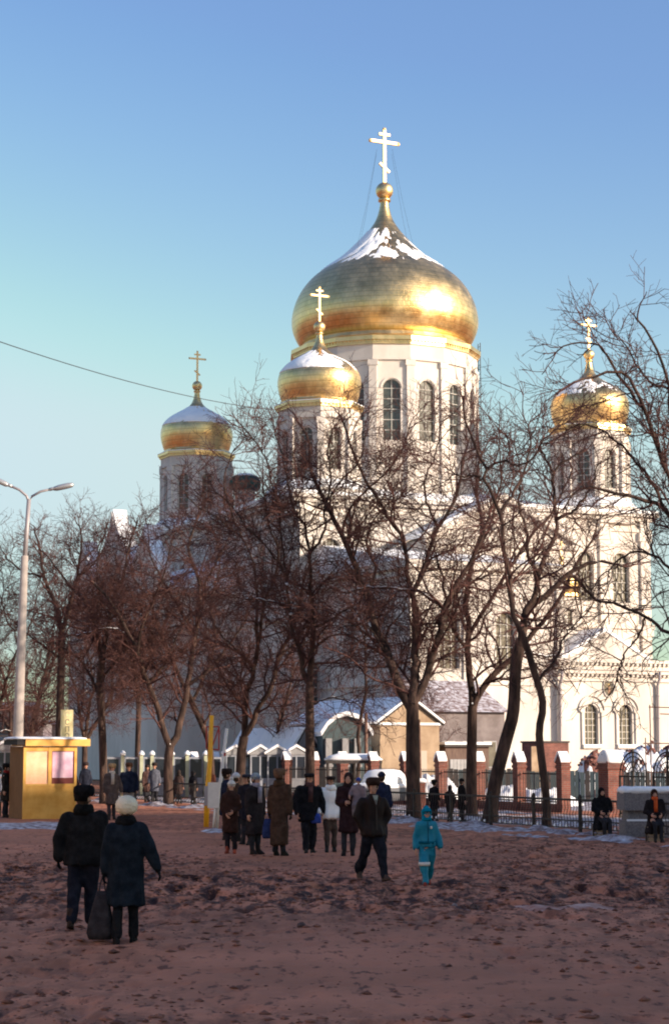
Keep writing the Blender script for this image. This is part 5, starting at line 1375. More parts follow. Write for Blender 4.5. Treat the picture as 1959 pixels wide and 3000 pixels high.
again('T2', 1010, 104, .68, 3.9, 'small bare tree behind the ochre gabled house')

# ------------------------------------------------------------------ people
PENDING = []                                    # garments to be remeshed in one pass at the end
def cloth(name, c, c2=None, rough=.9, bump=.35):
    c2 = c2 or tuple(min(.95, x * (1.6 if x < .3 else 1.06) + .005) for x in c)
    return mat('cloth_' + name, c, rough, c2=c2, scale=9, detail=5, bump=bump, bscale=40, spec=.06)
def cap(mb, a, ra, b, rb, n=12):
    """tapered limb with rounded ends"""
    a, b = Vector(a), Vector(b); d = (b - a); L = d.length; d.normalize(); pts = []; rad = []
    for k in range(4):
        g = math.pi / 2 * k / 4; pts.append(a - d * ra * math.cos(g)); rad.append(max(ra * math.sin(g), ra * .12))
    for k in range(4): pts.append(a.lerp(b, k / 3)); rad.append(ra + (rb - ra) * k / 3)
    for k in range(1, 5):
        g = math.pi / 2 * k / 4; pts.append(b + d * rb * math.sin(g)); rad.append(max(rb * math.cos(g), rb * .12))
    mb.tube(pts, rad, n)
def pend(mb, name, mats, parent, voxel, smooth, wob=0.0, wfreq=9.0, extra=None, fold=None, seed=0):
    o = mb.build(name, mats, parent, True)
    r = o.modifiers.new('r', 'REMESH'); r.mode = 'VOXEL'; r.voxel_size = voxel; r.use_smooth_shade = True
    s = o.modifiers.new('s', 'SMOOTH'); s.factor = .5; s.iterations = smooth
    PENDING.append((o, wob, wfreq, extra, fold, seed))
    return o
def nrm(v): return Vector(v).normalized()
def fingers(mb, w, d, side, r, mi, curl=.5):
    """palm, four unequal bent fingers and a thumb; w wrist, d hand direction"""
    d = nrm(d); out = Vector((side, 0, 0)); out = (out - d * out.dot(d)).normalized(); fw = d.cross(out).normalized()
    if fw.y > 0: fw = -fw                       # thumb side points forwards (-y)
    out = fw.cross(d).normalized() * side
    inn = -Vector((side, 0, 0)); inn = (inn - d * inn.dot(d)).normalized()
    M4 = Matrix.Translation(w + d * .045) @ Matrix((fw, inn, d)).transposed().to_4x4()
    mb.ell((0, 0, 0), (.042, .019, .055), 10, 8, M4, mi)
    for k, ln in enumerate((.062, .072, .068, .052)):
        b0 = w + d * .082 + fw * (.030 - .020 * k)
        b1 = b0 + (d * math.cos(curl * .6) + inn * math.sin(curl * .6)) * ln * .5
        b2 = b1 + (d * math.cos(curl * 1.5) + inn * math.sin(curl * 1.5)) * ln * .35
        b3 = b2 + (d * math.cos(curl * 2.2) + inn * math.sin(curl * 2.2)) * ln * .25
        mb.tube([b0, b1, b2, b3], [r, r * .95, r * .85, r * .6], 6, mi=mi)
    t0 = w + d * .02 + fw * .034; t1 = t0 + (d * .6 + fw * .75 + inn * .2).normalized() * .034; t2 = t1 + (d * .9 + fw * .25 + inn * .3).normalized() * .03
    mb.tube([t0, t1, t2], [r * 1.15, r * 1.05, r * .7], 6, mi=mi)
NPEOPLE = [0]
def person(label, X, Y, h, face, coat, hem=.48, legs=(.02, .02, .025), shoe=(.02, .017, .016), hat=('fur', (.03, .02, .015)), arms=None, stride=(0, 0), knees=(0, 0),
           build=1.0, glove=None, collar=None, scarf=None, vox=.024, flare=1.0, woman=False, hair=(.05, .03, .02), legr=1.0, pants_m=None, trim=None, skin=True, group=None, lean=0.0, grin=0, coat_m=None, z0=None, shoeh=.0, turn=0.0):
    """stands at X, Y; face = degrees turned from facing the camera; arms = ((upper, fore) for -x side, +x side)"""
    NPEOPLE[0] += 1; sd = NPEOPLE[0]; rng = random.Random(sd); s = h / 1.75
    root = thing('person', label, 'person', (X, Y, gz(X, Y) if z0 is None else z0), R(face), group)
    S = lambda x, y, z: Vector((x * s, (y - lean * max(0, z - .9)) * s, z * s))
    sw = (.165 if woman else .185) * build
    arms = arms or (((-.16, .02, -1), (-.05, -.12, -1)), ((.16, .02, -1), (.05, -.12, -1)))
    # skeleton
    J = {}
    hipz = .925; foot = []
    for i, sd_ in enumerate((-1, 1)):
        a = R(stride[i]); kb = R(knees[i])
        hip = Vector((sd_ * .09, 0, hipz)); kn = hip + .43 * Vector((0, -math.sin(a), -math.cos(a))); an = kn + .415 * Vector((sd_ * .0, -math.sin(a - kb), -math.cos(a - kb)))
        foot.append(an); J[i] = (hip, kn, an, a - kb)
    drop = min(f.z - (.0 if abs(J[i][3]) < .35 else .02) for i, f in enumerate(foot)) - .085
    for i in (0, 1): J[i] = tuple(v - Vector((0, 0, drop)) if isinstance(v, Vector) else v for v in J[i])
    dz = -drop
    up = lambda x, y, z: S(x, y, z + dz)
    hands = []
    for i, sd_ in enumerate((-1, 1)):
        sh = up(sd_ * sw, .0, 1.40); el = sh + nrm(arms[i][0]) * .285 * s; wr = el + nrm(arms[i][1]) * .25 * s
        hands.append((sh, el, wr, nrm(arms[i][1])))
    # body
    b = MB()
    b.loft([(up(0, 0, .88).z, .12 * s, .09 * s, 0, 0), (up(0, 0, 1.0).z, .14 * s, .10 * s, 0, 0), (up(0, 0, 1.18).z, .12 * s, .09 * s, 0, S(0, 0, 1.18).y), (up(0, 0, 1.36).z, (sw - .02) * s, .10 * s, 0, S(0, 0, 1.36).y), (up(0, 0, 1.46).z, .06 * s, .06 * s, 0, S(0, 0, 1.46).y)], 16)
    cap(b, up(0, .005, 1.42), .055 * s, up(0, -.01, 1.56), .05 * s)
    T = Matrix.Translation(up(0, -.012, 1.635)) @ Matrix.Rotation(R(turn), 4, 'Z')
    hc = T.translation
    b.ell((0, .008 * s, .005 * s), (.076 * s, .094 * s, .112 * s), 16, 12, T); b.ell((0, -.035 * s, -.055 * s), (.056 * s, .058 * s, .062 * s), 12, 8, T)
    for i in (0, 1):
        hip, kn, an, sa = (v * s if isinstance(v, Vector) else v for v in J[i])
        cap(b, hip, .078 * s, kn, .052 * s); cap(b, kn, .05 * s, an, .036 * s)
        sh, el, wr, d = hands[i]
        cap(b, sh, .05 * s, el, .042 * s); cap(b, el, .04 * s, wr, .027 * s); cap(b, wr, .026 * s, wr + d * .07 * s, .024 * s)
    ex = MB()
    if skin:                                    # face: nose, eyes, brows, mouth, ears
        e_ = lambda x, y, z, r, mi: ex.ell((x * s, y * s, z * s), tuple(q * s for q in r), 8, 6, T, mi)
        ex.add([(-.016 * s, -.088 * s, -.028 * s), (.016 * s, -.088 * s, -.028 * s), (0, -.118 * s, -.026 * s), (0, -.086 * s, .022 * s), (0, -.085 * s, -.042 * s)], [(0, 2, 3), (2, 1, 3), (0, 4, 2), (4, 1, 2)], T, 0)
        for q in (-1, 1):
            e_(q * .032, -.083, .006, (.013, .008, .007), 1); e_(q * .033, -.087, .026, (.019, .006, .005), 1); e_(q * .079, .01, -.01, (.012, .022, .032), 0)
            e_(q * .042, -.062, -.03, (.024, .02, .022), 0)
        e_(0, -.091, -.066, (.022, .007, .007), 2)
    gl = None
    if glove is None:
        for i, sd_ in enumerate((-1, 1)): fingers(ex, hands[i][2], hands[i][3], sd_, .0095 * s, 0)
    pend(b, 'body', [M['skin'], M['dark'], M['lip']], root, .026 if vox < .03 else .034, 3, 0, 1, ex)
    if glove is not None:
        for i, sd_ in enumerate((-1, 1)):
            g_ = MB(); fingers(g_, hands[i][2] + hands[i][3] * -.01, hands[i][3], sd_, .0135 * s, 0); g_.tube([hands[i][2] - hands[i][3] * .05, hands[i][2] + hands[i][3] * .03], [.042 * s, .034 * s], 10)
            g_.build('glove', cloth('glove%d' % sd, glove), root, True)
    # legs and shoes
    lg = MB(); sho = []
    for i in (0, 1):
        hip, kn, an, sa = (v * s if isinstance(v, Vector) else v for v in J[i])
        cap(lg, hip + Vector((0, 0, -.03)), min(.112, .098 * legr) * s, kn, .078 * s * legr); cap(lg, kn, .076 * s * legr, an + Vector((0, 0, .03 * s)), .062 * s * legr)
        f_ = MB(); pit = max(-.5, min(.6, -sa * 0.7)) if (knees[i] > 8 or abs(stride[i]) > 14) else 0
        M4 = Matrix.Translation(an) @ Matrix.Rotation(pit, 4, 'X') @ Matrix.Rotation(R(-8 if i == 0 else 8), 4, 'Z')
        f_.loft([(-.085 * s, .042 * s, .125 * s, 0, -.055 * s), (-.06 * s, .046 * s, .135 * s, 0, -.058 * s), (-.02 * s, .043 * s, .10 * s, 0, -.035 * s), (.03 * s, .045 * s, .06 * s, 0, -.003 * s), (.09 * s, .05 * s, .056 * s, 0, .005 * s), ((.16 + shoeh) * s, .056 * s, .058 * s, 0, .008 * s)], 18, M4)
        f_.build('boot', cloth('boot%d' % sd, shoe, rough=.6), root, True)
    pend(lg, 'trousers', pants_m or cloth('legs%d' % sd, legs), root, vox, 4, .012, 11, seed=sd)
    # coat with sleeves
    c = MB(); bl = build; y_ = lambda z: S(0, 0, z + dz).y
    rings = [(hem, .20 * bl * flare, .175 * flare), (hem + .12, .195 * bl * (flare * .7 + .3), .165 * (flare * .7 + .3)), (max(hem + .2, .92), .185 * bl, .145), (max(hem + .28, 1.10), .175 * bl, .135), (1.28, .19 * bl, .14), (1.40, (sw + .025), .125), (1.465, .125, .095), (1.53, .075, .078)]
    rr = []
    for z, rx, ry in rings:
        if not rr or z * s + dz * s > rr[-1][0] + .02: rr.append(((z + dz) * s, rx * s, ry * s, 0, y_(z)))
    c.loft(rr, 26, sq=.92)
    for i in (0, 1):
        sh, el, wr, d = hands[i]
        cap(c, sh + Vector((-.02 * s * (-1 if i == 0 else 1), 0, -.01)), .083 * s * bl, el, .068 * s * bl); cap(c, el, .068 * s * bl, wr - d * .02 * s, .054 * s * bl)
    pend(c, 'coat', coat_m or cloth('coat%d' % sd, coat), root, vox, 3, .013, 8, None, ((hem + dz) * s, 1.0 * s), sd)
    top_c = up(0, .0, 1.49)
    if collar is not None:
        k = MB(); k.loft([(-.06 * s, .135 * s, .115 * s, 0, -.004), (0, .135 * s, .125 * s, 0, 0), (.05 * s, .115 * s, .112 * s, 0, .008), (.07 * s, .095 * s, .09 * s, 0, .01)], 22, Matrix.Translation(top_c))
        k.v = [tuple(q + rng.uniform(-.008, .008) for q in v) for v in k.v]
        k.build('collar', cloth('collar%d' % sd, collar, bump=.8), root, True)
    if scarf is not None:
        k = MB(); k.loft([(-.03 * s, .10 * s, .10 * s, 0, -.01), (.02 * s, .105 * s, .11 * s, 0, -.012), (.075 * s, .085 * s, .088 * s, 0, -.008)], 18, Matrix.Translation(top_c)); k.box(-.05 * s, .05 * s, -.165 * s, -.13 * s, -.36 * s, -.01, Matrix.Translation(top_c))
        k.build('scarf', cloth('scarf%d' % sd, scarf), root, True)
    # hair and hat
    kind, hcol = hat[0], hat[1]
    if hair is not None and kind not in ('hood', 'shawl'):
        k = MB(); k.ell((0, .022 * s, .0 * s), (.087 * s, .088 * s, .108 * s), 16, 10, T)
        k.v = [v for v in k.v]; k.build('hair', cloth('hair%d' % sd, hair, bump=.6), root, True)
    hm = cloth('hat%d' % sd, hcol, bump=.9)
    k = MB(); T0_ = T; T = T @ Matrix.Translation((0, 0, .012 * s)) if kind in ('fur', 'cap', 'knit') else T
    if kind == 'fur':
        k.loft([(.022 * s, .108 * s, .122 * s, 0, .004), (.04 * s, .122 * s, .137 * s, 0, .004), (.085 * s, .128 * s, .142 * s, 0, .004), (.13 * s, .118 * s, .132 * s, 0, .004), (.152 * s, .09 * s, .105 * s, 0, .004), (.158 * s, .04 * s, .05 * s, 0, .004)], 40, T)
        k.loft([(-.045 * s, .085 * s, .05 * s, 0, .065 * s), (.03 * s, .112 * s, .075 * s, 0, .055 * s), (.09 * s, .10 * s, .07 * s, 0, .05 * s)], 24, T)
        k.v = [tuple(q + rng.uniform(-.006, .006) for q in v) for v in k.v]
    elif kind == 'mohair':
        k.ell((0, .012 * s, .050 * s), (.138 * s, .148 * s, .125 * s), 40, 24, T)
        k.v = [tuple(q + rng.uniform(-.006, .006) for q in v) for v in k.v]
    elif kind == 'knit':
        k.ell((0, .008 * s, .045 * s), (.098 * s, .112 * s, .098 * s), 22, 14, T)
        k.loft([(.025 * s, .092 * s, .108 * s, 0, .006), (.03 * s, .106 * s, .12 * s, 0, .006), (.07 * s, .106 * s, .12 * s, 0, .006), (.078 * s, .09 * s, .104 * s, 0, .006)], 24, T)
        if len(hat) > 2: k.ell((0, .02 * s, .175 * s), (.052 * s,) * 3, 12, 8, T); k.v[-117:] = [tuple(q + rng.uniform(-.005, .005) for q in v) for v in k.v[-117:]]
    elif kind == 'cap':
        k.loft([(.03 * s, .098 * s, .115 * s, 0, 0), (.055 * s, .115 * s, .135 * s, 0, -.008), (.09 * s, .118 * s, .135 * s, 0, -.005), (.112 * s, .09 * s, .10 * s, 0, .01)], 24, T); k.loft([(.03 * s, .075 * s, .05 * s, 0, -.115 * s), (.04 * s, .07 * s, .045 * s, 0, -.11 * s)], 16, T)
    elif kind == 'shawl':
        k.ell((0, .03 * s, .02 * s), (.105 * s, .105 * s, .128 * s), 20, 14, T); k.loft([(-.19 * s, .15 * s, .11 * s, 0, .02 * s), (-.12 * s, .11 * s, .09 * s, 0, .01 * s), (-.09 * s, .10 * s, .08 * s, 0, .015 * s), (-.02 * s, .10 * s, .07 * s, 0, .045 * s)], 20, T)
    elif kind == 'hood':
        k.ell((0, .03 * s, .02 * s), (.118 * s, .115 * s, .135 * s), 22, 14, T); k.ell((0, .05 * s, .11 * s), (.07 * s, .07 * s, .07 * s), 14, 10, T)
        k.loft([(-.16 * s, .12 * s, .11 * s, 0, .01 * s), (-.10 * s, .112 * s, .10 * s, 0, .01 * s), (-.05 * s, .108 * s, .075 * s, 0, .045 * s)], 20, T)
        k.loft([(.038 * s, .105 * s, .10 * s, 0, -.02 * s), (.05 * s, .11 * s, .122 * s, 0, -.02 * s), (.085 * s, .10 * s, .11 * s, 0, -.015 * s)], 20, T)
    o = k.build('hood' if kind == 'hood' else ('headscarf' if kind == 'shawl' else 'hat'), hm, root, True)
    if kind == 'hood': MB().loft([(.03 * s, .098 * s, .105 * s, 0, -.022 * s), (.046 * s, .10 * s, .118 * s, 0, -.022 * s)], 20, T).build('visor', cloth('visor%d' % sd, (.01, .03, .05)), root, True)
    return root, [q[2] for q in hands], up
def finalize():
    dg = bpy.context.evaluated_depsgraph_get()
    done = []
    for o, wob, wf, extra, fold, sd in PENDING: done.append(bpy.data.meshes.new_from_object(o.evaluated_get(dg)))
    txt = [bpy.data.meshes.new_from_object(o.evaluated_get(dg)) for o in TEXTS]
    for (o, wob, wf, extra, fold, sd), me in zip(PENDING, done):
        o.modifiers.clear(); old = o.data
        n = len(me.vertices); co = np.empty(n * 3, np.float32); me.vertices.foreach_get('co', co); co = co.reshape(-1, 3)
        nn = np.empty(n * 3, np.float32); me.vertices.foreach_get('normal', nn); nn = nn.reshape(-1, 3)
        d = np.zeros(n)
        if wob:
            rg = np.random.default_rng(sd)
            for _ in range(5):
                k = rg.normal(size=3) * wf * np.array([1.2, 1.2, .9]); d += wob * .45 * np.sin(co @ k + rg.uniform(0, 6))
            for _ in range(10):
                k = rg.normal(size=3) * wf * 2.4; d += wob * .13 * np.sin(co @ k + rg.uniform(0, 6) + 1.5 * np.sin(co @ (rg.normal(size=3) * 7)))
        if fold:
            a = np.arctan2(co[:, 1], co[:, 0]); w = np.clip((fold[1] - co[:, 2]) / (fold[1] - fold[0] + 1e-3), 0, 1)
            d += .012 * w * (np.sin(a * 7 + sd) + .6 * np.sin(a * 11 + 2 * sd))
        co = co + nn * d[:, None]; me.vertices.foreach_set('co', co.astype(np.float32).ravel())
        if extra is not None and extra.v:
            bm = bmesh.new(); bm.from_mesh(me)
            for v in bm.faces: v.smooth = True
            vs = [bm.verts.new(v) for v in extra.v]
            for f, mi in zip(extra.f, extra.m):
                try:
                    q = bm.faces.new([vs[i] for i in f]); q.material_index = mi; q.smooth = True
                except ValueError: pass
            bm.to_mesh(me); bm.free()
        me.polygons.foreach_set('use_smooth', [True] * len(me.polygons))
        me.materials.clear()
        for m_ in old.materials: me.materials.append(m_)
        me.update(); nm = old.name; o.data = me; bpy.data.meshes.remove(old); me.name = nm
    for o, me in zip(TEXTS, txt):
        mw = o.matrix_local.copy(); par = o.parent
        n = link(me, 'sign_letter', par); n.matrix_local = mw
        cu = o.data; bpy.data.objects.remove(o); bpy.data.curves.remove(cu)
BLACK = (.010, .010, .013)
# couple walking away across the mud
g1 = gnd(240, 2722)
person('man in black fur hat and black jacket walking away beside a woman', g1.x, g1.y, 1.74, 172, (.009, .009, .010), hem=.80, legs=(.010, .011, .018), shoe=(.03, .018, .014), hat=('fur', (.006, .005, .006)),
       arms=(((-.10, .02, -1), (-.12, -.20, -1)), ((.30, .05, -1), (.06, -.12, -1))), stride=(9, -9), knees=(3, 12), build=1.22, glove=(.006, .006, .006), collar=(.006, .006, .006), vox=.02, legr=1.22, turn=-24)
g2 = gnd(366, 2758)
_, hw_, upw = person('woman in round white fur hat and long dark coat walking away with a bag', g2.x, g2.y, 1.67, 180, (.008, .012, .018), hem=.46, legs=(.008, .008, .010), shoe=(.010, .009, .010), hat=('mohair', (.88, .76, .56)),
       arms=(((-.42, .03, -1), (-.40, -.06, -1)), ((.18, .02, -1), (.10, -.05, -1))), stride=(5, -5), knees=(0, 6), build=1.15, glove=(.006, .006, .007), collar=(.006, .006, .007), vox=.02, flare=1.12, woman=True, shoeh=.16)
bag_p = Matrix.Translation((g2.x, g2.y, gz(g2.x, g2.y))) @ Matrix.Rotation(R(180), 4, 'Z') @ hw_[1]
bag = thing('shopping_bag', 'limp dark shopping bag hanging between the walking couple', 'bag', bag_p + Vector((-.02, 0, 0)))
mb = MB(); mb.loft([(-.78, .135, .06, -.02, 0), (-.70, .16, .085, -.02, 0), (-.50, .13, .08, 0, 0), (-.32, .09, .06, 0, 0), (-.22, .06, .04, 0, 0)], 20, sq=.7)
mb.v = [(x + .01 * math.sin(z * 40), y + .012 * math.sin(z * 33 + x * 30), z) for x, y, z in mb.v]
mb.build('sack', cloth('bag', (.03, .025, .028)), bag, True)
for x in (-.04, .04): MB().tube([(x, 0, -.24), (x * .5, 0, -.12), (0, 0, -.06)], .009, 6).build('handle', cloth('bagh', (.03, .025, .028)), bag)
# man striding across with the child behind him
g3 = gnd(1092, 2584)
r3, h3, up3 = person('man in dark fur hat and brown leather jacket striding with hands in pockets', g3.x, g3.y, 1.74, 24, (.030, .015, .012), hem=.80, legs=(.010, .010, .015), shoe=(.045, .03, .025), hat=('fur', (.030, .016, .012)),
       arms=(((-.40, .10, -1), (.46, -.16, -.80)), ((.40, .10, -1), (-.46, -.16, -.80))), stride=(-18, 20), knees=(16, 4), build=1.04, flare=1.02, turn=-22, vox=.022, legr=1.22, coat_m=mat('brown_leather', (.012, .006, .005), .7, c2=(.020, .010, .008), scale=3, bump=.25, bscale=10, spec=.2))
MB().tube([up3(0, -.160, .84), up3(0, -.155, 1.05), up3(0, -.152, 1.25), up3(0, -.125, 1.42)], .009, 6).build('zip', cloth('zip3', (.05, .04, .035)), r3)
MB().add([up3(-.055, -.098, 1.50), up3(.055, -.098, 1.50), up3(0, -.152, 1.33)], [(0, 2, 1)]).build('shirt', cloth('shirt3', (.30, .24, .20)), r3)
for sx in (-1, 1): MB().add([up3(sx * .06, -.085, 1.53), up3(sx * .125, -.115, 1.44), up3(sx * .02, -.165, 1.30), up3(sx * .018, -.158, 1.31), up3(sx * .05, -.12, 1.47)], [(0, 1, 2, 3, 4)[::sx]]).build('lapel', cloth('lapel3', (.03, .017, .013)), r3)
g4 = gnd(1250, 2592)
TEAL = (.0, .165, .25)
tm = mat('teal_snowsuit', TEAL, .6, c2=(.01, .21, .30), scale=6, bump=.5, bscale=12)
r4, h4, up4 = person('child in a hooded teal snowsuit and red boots walking over the mud', g4.x, g4.y, 1.32, 8, TEAL, hem=.90, shoe=(.20, .035, .025), hat=('hood', TEAL), coat_m=tm, pants_m=tm,
       arms=(((-.22, .03, -1), (-.02, -.25, -1)), ((.28, .03, -1), (.10, -.18, -1))), stride=(20, -17), knees=(6, 16), build=1.05, vox=.022, legr=1.32, hair=None, shoeh=.03, flare=.86)
MB().loft([(-.028, .098, .104, 0, 0), (.028, .098, .104, 0, 0)], 18, Matrix.Translation((-.07, -.135, .38))).build('knee_band', M['whitep'], r4, True)
s4 = 1.32 / 1.75
MB().loft([(-.02, .160, .125, 0, 0), (.02, .160, .125, 0, 0)], 22, Matrix.Translation(up4(0, 0, 1.0))).build('belt', cloth('belt', (.0, .07, .11)), r4, True)
MB().tube([up4(0, -.172, 1.02), up4(0, -.165, 1.2), up4(0, -.158, 1.34), up4(0, -.12, 1.46)], .008, 6).build('zip', cloth('zip', (.01, .05, .08)), r4)
MB().ell(up4(.075, -.150, 1.33), (.022, .012, .026), 10, 6).build('badge', M['whitep'], r4, True)
# group waiting in the middle of the square
P = lambda px, py: gnd(px, py)
a = P(677, 2500); person('girl in white bobble hat, brown coat and red boots', a.x, a.y, 1.56, -6, (.030, .014, .011), hem=.50, legs=(.012, .010, .013), shoe=(.22, .045, .025), hat=('knit', (.58, .54, .50), 1), arms=(((-.2, .02, -1), (.35, -.45, -.5)), ((.2, .02, -1), (-.40, -.5, -.3))), woman=True, flare=1.0, vox=.026, build=1.0)
a = P(747, 2504); person('woman in blue grey knit hat and long dark coat turned to her neighbour', a.x, a.y, 1.72, 48, (.018, .014, .015), hem=.42, shoe=(.016, .012, .012), hat=('knit', (.17, .20, .30)), woman=True, scarf=(.22, .20, .24), vox=.027, build=1.12, flare=1.1)
a = P(818, 2508); ra, ha, ua = person('figure in brown fur hat and full length brown coat seen from behind', a.x, a.y, 1.80, 152, (.045, .026, .018), hem=.22, shoe=(.016, .012, .010), hat=('fur', (.12, .07, .045)), vox=.027, build=1.06, flare=.92, collar=(.06, .035, .022), glove=(.02, .015, .012))
hb_ = Matrix.Translation(ra.location) @ Matrix.Rotation(R(152), 4, 'Z') @ ha[1]
def soft_bag(label, p, w, hgt, col, drop=.12):
    b = thing('carrier_bag', label, 'bag', p)
    m_ = MB(); m_.loft([(-drop - hgt, w * .8, w * .35, 0, 0), (-drop - hgt * .9, w, w * .5, 0, 0), (-drop - hgt * .4, w * .9, w * .4, 0, 0), (-drop, w * .65, w * .15, 0, 0)], 18, sq=.6); m_.build('sack', cloth('bag_' + label[:8], col), b, True)
    for x in (-w * .4, w * .4): MB().tube([(x, 0, -drop - .01), (x * .5, 0, -.05), (0, 0, 0)], .007, 5).build('handle', cloth('bag_' + label[:8], col), b)
soft_bag('dark blue carrier bag beside the long brown coat', hb_, .16, .42, (.02, .03, .09))
a = P(905, 2495); person('man in flat cap and wide black coat facing the square', a.x, a.y, 1.77, 14, (.008, .008, .010), hem=.70, legs=(.012, .012, .016), hat=('cap', (.012, .010, .012)), arms=(((-.32, .02, -1), (.1, -.3, -.9)), ((.32, .02, -1), (-.1, -.3, -.9))), build=1.25, scarf=(.06, .03, .03), vox=.026, legr=1.25, stride=(6, -6))
a = P(968, 2494); rw, hwh, uw = person('woman in a big white coat with dark hair', a.x, a.y, 1.68, 6, (.93, .88, .84), hem=.78, legs=(.055, .040, .034), hat=('cap', (.03, .02, .018)), arms=(((-.38, 0, -1), (.10, -.40, -.8)), ((.38, 0, -1), (-.15, -.40, -.8))), build=1.22, woman=True, collar=(.93, .88, .84), vox=.026, flare=1.08, stride=(3, -8))
hb_ = Matrix.Translation(rw.location) @ hwh[0]
soft_bag('small bright blue handbag held against the white coat', hb_ + Vector((-.06, -.12, .04)), .12, .22, (.035, .06, .25), .05)
a = P(1020, 2508); rm, hm_, um = person('woman in dark headscarf and long dark red brown coat holding a small child', a.x, a.y, 1.74, -6, (.022, .010, .012), hem=.50, shoe=(.012, .01, .01), hat=('shawl', (.022, .012, .012)), woman=True, arms=(((-.15, .0, -1), (.60, -.65, .05)), ((.20, -.1, -1), (.15, -.8, .10))), build=1.1, vox=.026, trim=None)
cp_ = Matrix.Translation(rm.location) @ Vector((.22, -.20, 0))
person('toddler in blue cap and pink grey suit carried on an arm', cp_.x, cp_.y, .92, -25, (.16, .12, .13), hem=.74, legs=(.14, .11, .12), hat=('knit', (.03, .06, .28)), vox=.026, build=1.25, legr=1.3, arms=(((-.3, -.2, -.8), (.2, -.7, -.3)), ((.3, -.1, -.9), (0, -.5, -.6))), stride=(50, 45), knees=(60, 55), z0=.80)
for px, py, h_, f_, lab, c_, ht in ((662, 2462, 1.74, 110, 'person in dark fur hat and navy coat behind the bobble hat girl', (.010, .013, .03), ('fur', (.02, .012, .01))), (690, 2466, 1.66, 150, 'person in white knit hat and brown coat behind the bobble hat girl', (.045, .028, .02), ('knit', (.55, .53, .54))),
                                    (722, 2470, 1.70, -30, 'person in dark clothes behind the woman with the blue grey hat', (.010, .010, .016), ('cap', (.02, .02, .03))), (1118, 2470, 1.66, 200, 'person in dark blue jacket behind the man in the leather jacket', (.010, .014, .035), ('knit', (.015, .018, .04)))):
    a = P(px, py); person(lab, a.x, a.y, h_, f_, c_, hem=.62, hat=ht, vox=.032)
# by the kiosk
a = P(205, 2394); person('person in bright red knit hat and black coat before the kiosk hatch', a.x, a.y, 1.70, 10, (.014, .007, .010), hem=.50, legs=(.03, .018, .015), hat=('knit', (.52, .025, .02)), woman=True, scarf=(.25, .02, .02), vox=.032, build=1.12, arms=(((-.28, .05, -1), (.2, -.3, -.85)), ((.28, .05, -1), (-.2, -.3, -.85))))
a = P(327, 2401); person('man in pale fur hat and grey brown overcoat with a white scarf', a.x, a.y, 1.80, 16, (.065, .048, .045), hem=.48, legs=(.03, .025, .03), hat=('fur', (.24, .16, .09)), scarf=(.45, .40, .36), vox=.032, build=1.05, stride=(6, -6), arms=(((-.2, .02, -1), (0, -.1, -1)), ((.3, .02, -1), (.2, -.2, -1))))
a = P(377, 2392); person('man in brown fur hat and navy jacket with pale trousers', a.x, a.y, 1.80, 0, (.008, .012, .026), hem=.80, legs=(.22, .20, .20), hat=('fur', (.07, .035, .022)), vox=.032, build=1.2)
a = P(16, 2395); person('person in dark coat with a red edge waiting at the kiosk side', a.x, a.y, 1.78, 80, (.022, .018, .016), hem=.55, hat=('fur', (.012, .010, .010)), scarf=(.20, .02, .02), vox=.032)
a = P(-4, 2390); person('person in pale grey blue coat at the kiosk side', a.x, a.y, 1.66, -60, (.22, .23, .28), hem=.5, hat=('knit', (.03, .03, .04)), vox=.034)
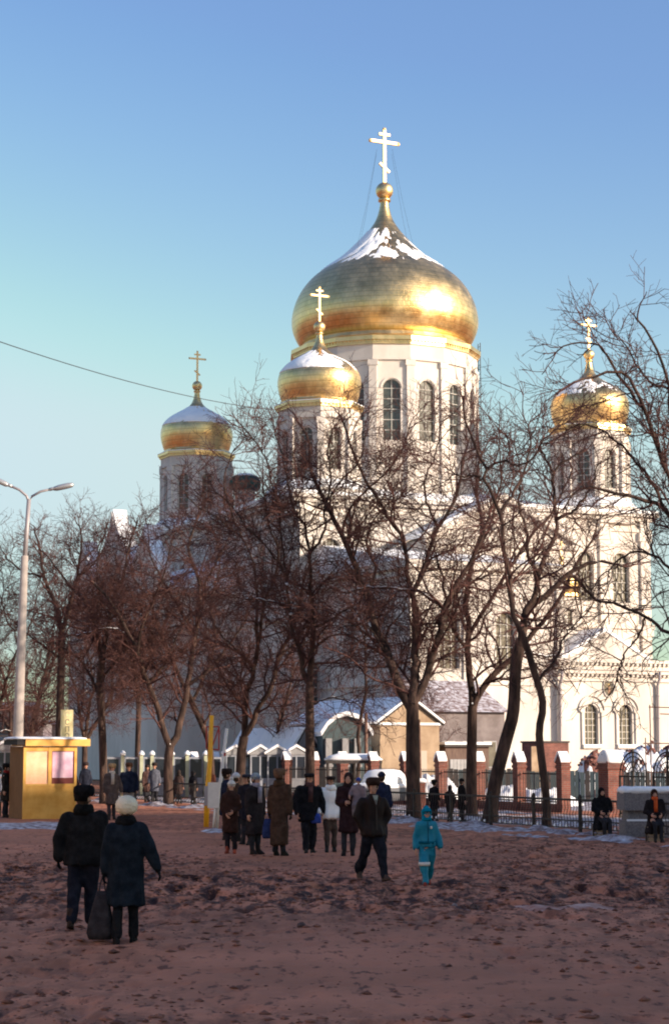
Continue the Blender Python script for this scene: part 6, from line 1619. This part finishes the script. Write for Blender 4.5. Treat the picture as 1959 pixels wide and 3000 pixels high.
# beyond the railing
far = [(452, 84, 0, 'person in grey blue jacket by the booths, near the forked tree', (.07, .075, .10), ('fur', (.02, .015, .014)), 1.7), (430, 86, 40, 'person in brown coat by the booths, beside the grey blue jacket', (.05, .028, .026), ('knit', (.03, .02, .02)), 1.62),
       (524, 83, 160, 'person in mottled brown coat behind the railing', (.055, .035, .032), ('shawl', (.03, .022, .02)), 1.42), (566, 82, 150, 'person in black headscarf and black coat behind the railing', (.008, .008, .012), ('shawl', (.008, .008, .01)), 1.40),
       (617, 84, 170, 'person in rust brown hooded coat behind the yellow pole', (.045, .016, .012), ('shawl', (.04, .016, .012)), 1.48), (250, 82, 20, 'person in dark coat between the kiosk and the booths', (.012, .014, .024), ('fur', (.03, .02, .02)), 1.72),
       (1272, 62, 150, 'person in black fur hat behind the railing, near the leaning tree', (.010, .009, .012), ('fur', (.008, .007, .008)), 1.28), (1318, 61.5, 190, 'short person in dark shawl behind the railing', (.012, .010, .012), ('shawl', (.014, .01, .012)), 1.14),
       (1352, 61.5, 120, 'person in dark coat and knit hat behind the railing', (.012, .010, .010), ('knit', (.015, .012, .012)), 1.34), (420, 100, 60, 'distant person in charcoal jacket among the booths', (.02, .02, .03), ('fur', (.02, .02, .02)), 1.7)]
for px, Y, f_, lab, c_, ht, h_ in far:
    a = gx(px, Y); person(lab, a.x, a.y, h_, f_, c_, hem=.50, hat=ht, vox=.036, z0=.02)
def crate(label, p, rz):
    t = thing('crate', label, 'crate', p, rz)
    for x in (-.2, .17):
        for y in (-.15, .12): MB().box(x, x + .03, y, y + .03, 0, .36).build('corner_post', M['board'], t)
    for z in (.02, .14, .26):
        for y in (-.165, .15): MB().box(-.2, .2, y, y + .015, z, z + .09).build('slat', M['ochre'], t)
    MB().box(-.21, .21, -.16, .16, .355, .375).build('seat_board', M['ochre'], t)
for px, Y, f_, lab, c_, ht, sc_ in ((1763, 50.2, 14, 'person in black shawl and coat sitting at the iron railing', (.006, .006, .008), ('shawl', (.008, .007, .008)), None), (1918, 48.0, 4, 'person in dark coat with orange red scarf sitting before the granite block', (.012, .009, .010), ('shawl', (.03, .014, .010)), (.50, .07, .02))):
    a = gx(px, Y); crate('slatted wooden crate under the %s' % ('sitting person in the black shawl' if sc_ is None else 'sitting person with the orange red scarf'), (a.x, a.y + .08, 0), R(f_))
    person(lab, a.x, a.y, 1.52, f_, c_, hem=.52, hat=ht, scarf=sc_, vox=.028, build=1.25, woman=True, z0=.0, stride=(72, 70), knees=(76, 72), flare=1.15, arms=(((-.25, -.1, -1), (.45, -.75, -.3)), ((.25, -.1, -1), (-.45, -.75, -.3))))
finalize()
